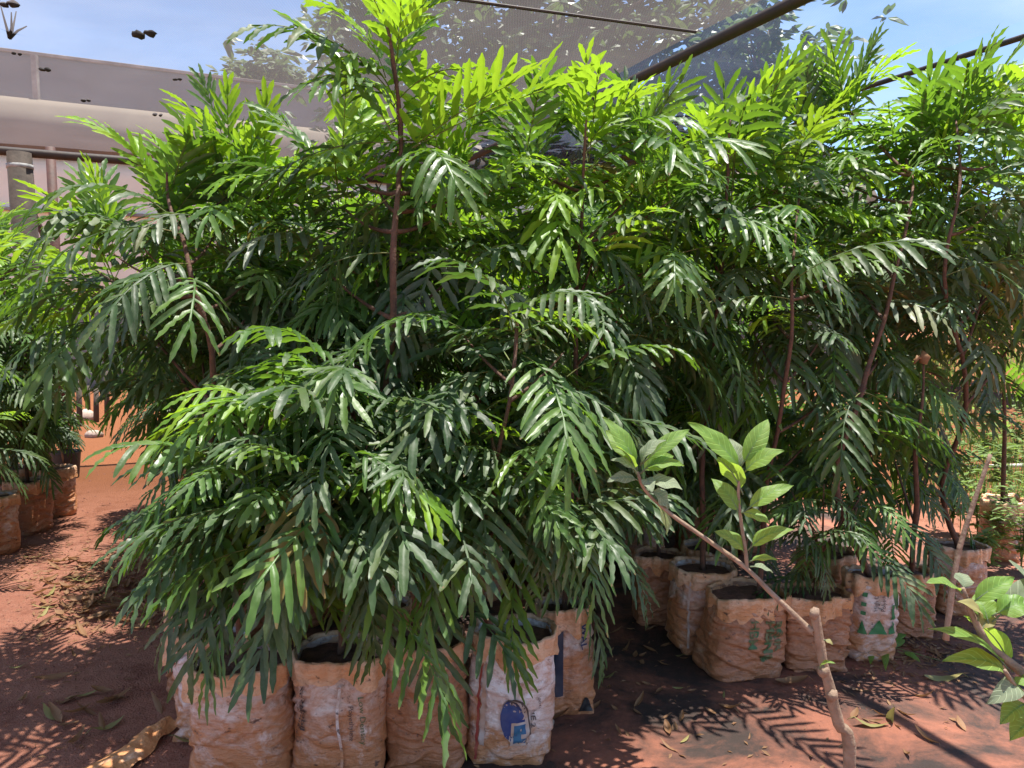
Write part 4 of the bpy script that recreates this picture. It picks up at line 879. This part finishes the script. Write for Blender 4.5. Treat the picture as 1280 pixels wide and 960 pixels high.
for k in range(2600):
    z_ = gl.random()
    if z_ < .45: p = G(gl.triangular(0, 260), gl.triangular(650, 830, 730))
    elif z_ < .75: p = G(gl.triangular(960, 1290), gl.triangular(765, 870, 800))
    else: Y = 2+gl.random()*3.5; x = gl.uniform(-.7, .6)*Y; p = Vector((x, Y, hz(x, Y)))
    s = gl.uniform(.006, .022); a = gl.uniform(0, 6.3); d = Vector((math.cos(a), math.sin(a), gl.uniform(-.3, .5)))*s; wv = Vector((-math.sin(a), math.cos(a), gl.uniform(-.5, .5)))*s*.3; p.z += .009
    mb.add([p-d, p+wv+Vector((0, 0, .002)), p+d, p-wv+Vector((0, 0, .003))], [(0, 1, 2, 3)])
o = obj('leaf_litter', mb.mesh('leaf_litter', M['dead'], False)); o['kind'] = 'stuff'
# torn orange plastic strip
mb = MB(); vs = []; na, nc = 26, 8; a_, b_ = RZ(95, 985, 0), RZ(225, 905, 0)
for j in range(na+1):
    u = j/na; c = a_.lerp(b_, u)+V*.03*math.sin(u*5); sdv = Vector((-(b_-a_).y, (b_-a_).x, 0)).normalized()
    for i in range(nc+1):
        q = (i/nc-.5)*2; wd = .085*(1-.55*u)*(1+.3*noise.noise(Vector((u*4, q, 3)))); p = c+sdv*q*wd
        p.z = hz(p.x, p.y)+.012+.022*max(0, 1-q*q)+.016*noise.noise(Vector((u*7, q*1.5, 5))); vs.append(p)
mb.add(vs, [(j*(nc+1)+i, j*(nc+1)+i+1, (j+1)*(nc+1)+i+1, (j+1)*(nc+1)+i) for j in range(na) for i in range(nc)])
tag(obj('plastic_strip', mb.mesh('plastic_strip', M['rim'])), 'torn orange-stained plastic strip lying on the path', 'plastic strip')
# stones
for k, (px, py, s, lab) in enumerate(((683, 905, .035, 'small orange stone between the blue-oval sack and the torn sack'), (104, 523, .16, 'pale stone far down the path'), (118, 545, .10, 'small pale stone far down the path behind the bucket'))):
    mb = MB(); vs = []; n = 10
    for jj in range(6):
        for kk in range(n):
            th = 2*PI*kk/n; ph = PI*(jj+.5)/6; q_ = Vector((math.sin(ph)*math.cos(th), math.sin(ph)*math.sin(th)*.8, math.cos(ph)*.6)); vs.append(q_*s*(1+.35*noise.noise(q_*1.7+Vector((k*5, 0, 0)))))
    mb.add(vs, [(j*n+kk, j*n+(kk+1) % n, (j+1)*n+(kk+1) % n, (j+1)*n+kk) for j in range(5) for kk in range(n)]+[tuple(range(n-1, -1, -1)), tuple(5*n+kk for kk in range(n))])
    o = obj('stone', mb.mesh('stone', M['stone'])); o.location = G(px, py+2)+Vector((0, 0, s*.35)); tag(o, lab, 'stone')
# bucket by the post, with a handle leaning up
bp = G(84, 597); bk = empty('bucket', bp, 'small black bucket at the foot of the dark post', 'bucket')
mb = MB(); mb.tube([Vector((0, 0, 0)), Vector((0, 0, .24))], [.10, .125], 18, 0, False); mb.tube([Vector((0, 0, .01)), Vector((0, 0, .02))], [.10, .10], 18, 0); mb.tube([Vector((0, 0, .235)), Vector((0, 0, .25))], [.132, .132], 18, 0, False); obj('pail', mb.mesh('pail', M['black']), bk)
mb = MB(); mb.tube([Vector((.12*math.cos(t), -.02, .24+.05*math.sin(t))) for t in [PI*k/10 for k in range(11)]], .004, 6); obj('handle', mb.mesh('handle', M['black']), bk)
mb = MB(); mb.tube([G(80, 585), P(76, 555, 5.5), P(70, 500, 5.6)], .008, 6); tag(obj('thin_rod', mb.mesh('thin_rod', M['black'])), 'thin dark rod leaning over the black bucket', 'rod')
for k, (px, h) in enumerate(((97, .62), (118, .5), (132, .7), (108, .45))):
    p = gb(px, 10.5+k*.4); mb = MB(); mb.tube([Vector((0, 0, 0)), Vector((.02, 0, h))], [.04, .035], 8, 0, True, .2)
    o = obj('wooden_stake', mb.mesh('wooden_stake', M['postwood'])); o.location = p; tag(o, ['thin dark stake nearest the post beyond the path', 'short stake between the taller ones beyond the path', 'tallest stake beyond the path', 'shortest stake beyond the path'][k], 'stake', 'stakes beyond the path')
# pale pipe on the far ground, right
mb = MB(); mb.tube([RZ(1205, 584, .04), RZ(1300, 581, .04)], .02, 8); tag(obj('water_pipe', mb.mesh('water_pipe', M['pipe'])), 'pale thin pipe lying on orange ground beyond the outermost sapling', 'pipe')

# ------------------------------------------------------------------ grass and weeds behind, right
mb = MB(); gg = random.Random(9)
def blade(p, h, w_, lean):
    a = gg.uniform(0, 6.3); d = Vector((math.cos(a), math.sin(a), 0)); s = Vector((-d.y, d.x, 0))*w_
    mb.add([p-s, p+s, p+d*lean*.4+Vector((0, 0, h*.6))+s*.7, p+d*lean*.4+Vector((0, 0, h*.6))-s*.7, p+d*lean+Vector((0, 0, h))], [(0, 1, 2, 3), (3, 2, 4)])
for k in range(9000):
    Y = 4.4+gg.random()*9; q = gg.uniform(1120, 1420); p = gb(q, Y)
    if noise.noise(Vector((p.x*.8, p.y*.8, 4))) < .02: continue
    blade(p, gg.uniform(.05, .26), gg.uniform(.003, .007), gg.uniform(0, .12))
o = obj('grass', mb.mesh('grass', M['weed'], False)); o['kind'] = 'stuff'
mb = MB()
for k in range(2500):
    Y = 16+gg.random()*14; q = gg.uniform(700, 1500); p = gb(q, Y); blade(p, gg.uniform(.2, .7), .02, gg.uniform(0, .3))
o = obj('far_grass', mb.mesh('far_grass', M['weed'], False)); o['kind'] = 'stuff'
def weed(p, h, n, lab, grp, ls=.08):
    g = gg; root = empty('weed', p, lab, 'weed', grp); sb = MB(); lb = MB()
    for k in range(n):
        a = g.uniform(0, 6.3); e = Vector((math.cos(a)*h*.4*g.random(), math.sin(a)*h*.4*g.random(), h*g.uniform(.5, 1))); pts = bez(Vector((0, 0, 0)), Vector((0, 0, h*.5)), e, 8); sb.tube(pts, [.003*(1-.09*i) for i in range(9)], 4)
        for i in range(2, 9):
            for m__ in range(2):
                aa = g.uniform(0, 6.3); d = Vector((math.cos(aa), math.sin(aa), g.uniform(-.2, .6))).normalized(); l_ = ls*g.uniform(.6, 1.2); sd_ = d.cross(UP).normalized()*l_*.16; c = pts[i]
                lb.add([c, c+d*l_*.4+sd_, c+d*l_-Vector((0, 0, l_*.15)), c+d*l_*.4-sd_, c+d*l_*.5-Vector((0, 0, .006))], [(0, 1, 4), (1, 2, 4), (2, 3, 4), (3, 0, 4)])
    obj('stems', sb.mesh('stems', M['stalk']), root); o = obj('foliage', lb.mesh('foliage', M['weed'], False), root); o['kind'] = 'stuff'
WD = [(1232, 5.0, .55), (1262, 4.6, .45), (1290, 4.4, .6), (1215, 6.0, .8), (1258, 6.2, .7), (1300, 5.6, .9), (1180, 6.5, .9), (1235, 7.4, .8), (1275, 8.0, .7), (1150, 7.5, 1.0), (1245, 4.35, .3), (1200, 5.2, .6), (1275, 5.2, .5), (1310, 7, 1.0)]
for k, (px, Y, h) in enumerate(WD): weed(gb(px, Y), h, 12, 'straggly narrow-leaved weed on the ground beyond the outermost sack', 'weeds beyond the outermost sack', .09 if Y < 6 else .13)
weed(G(556, 946), .06, 7, 'tiny round-leaved seedling at the foot of the plain brown sack', None, .035)
# cut green twig lying by the triangle sack
tw = empty('cut_twig', G(1140, 828), 'cut leafy green twig lying on the dark ground by the triangle sack', 'twig'); fo = tw.location.copy()
def gz(px, py, z): p = RZ(px, py, 0); p.z = z; return p-fo
mb = MB(); mb.tube(smooth_path([gz(1088, 820, .02), gz(1110, 818, .035), gz(1140, 824, .03), gz(1175, 830, .015)], 4), [.0025]*13, 5); obj('stem', mb.mesh('stem', M['stalk']), tw)
for k, (bx, by, tx, ty) in enumerate(((1110, 818, 1134, 799), (1092, 820, 1088, 838), (1108, 820, 1107, 846), (1128, 822, 1150, 835), (1100, 818, 1080, 806), (1118, 820, 1130, 806))):
    broad_leaf(tw, gz(bx, by, .03), gz(tx, ty, .025), .035, .2, 'broad', .1, .2, 90+k)
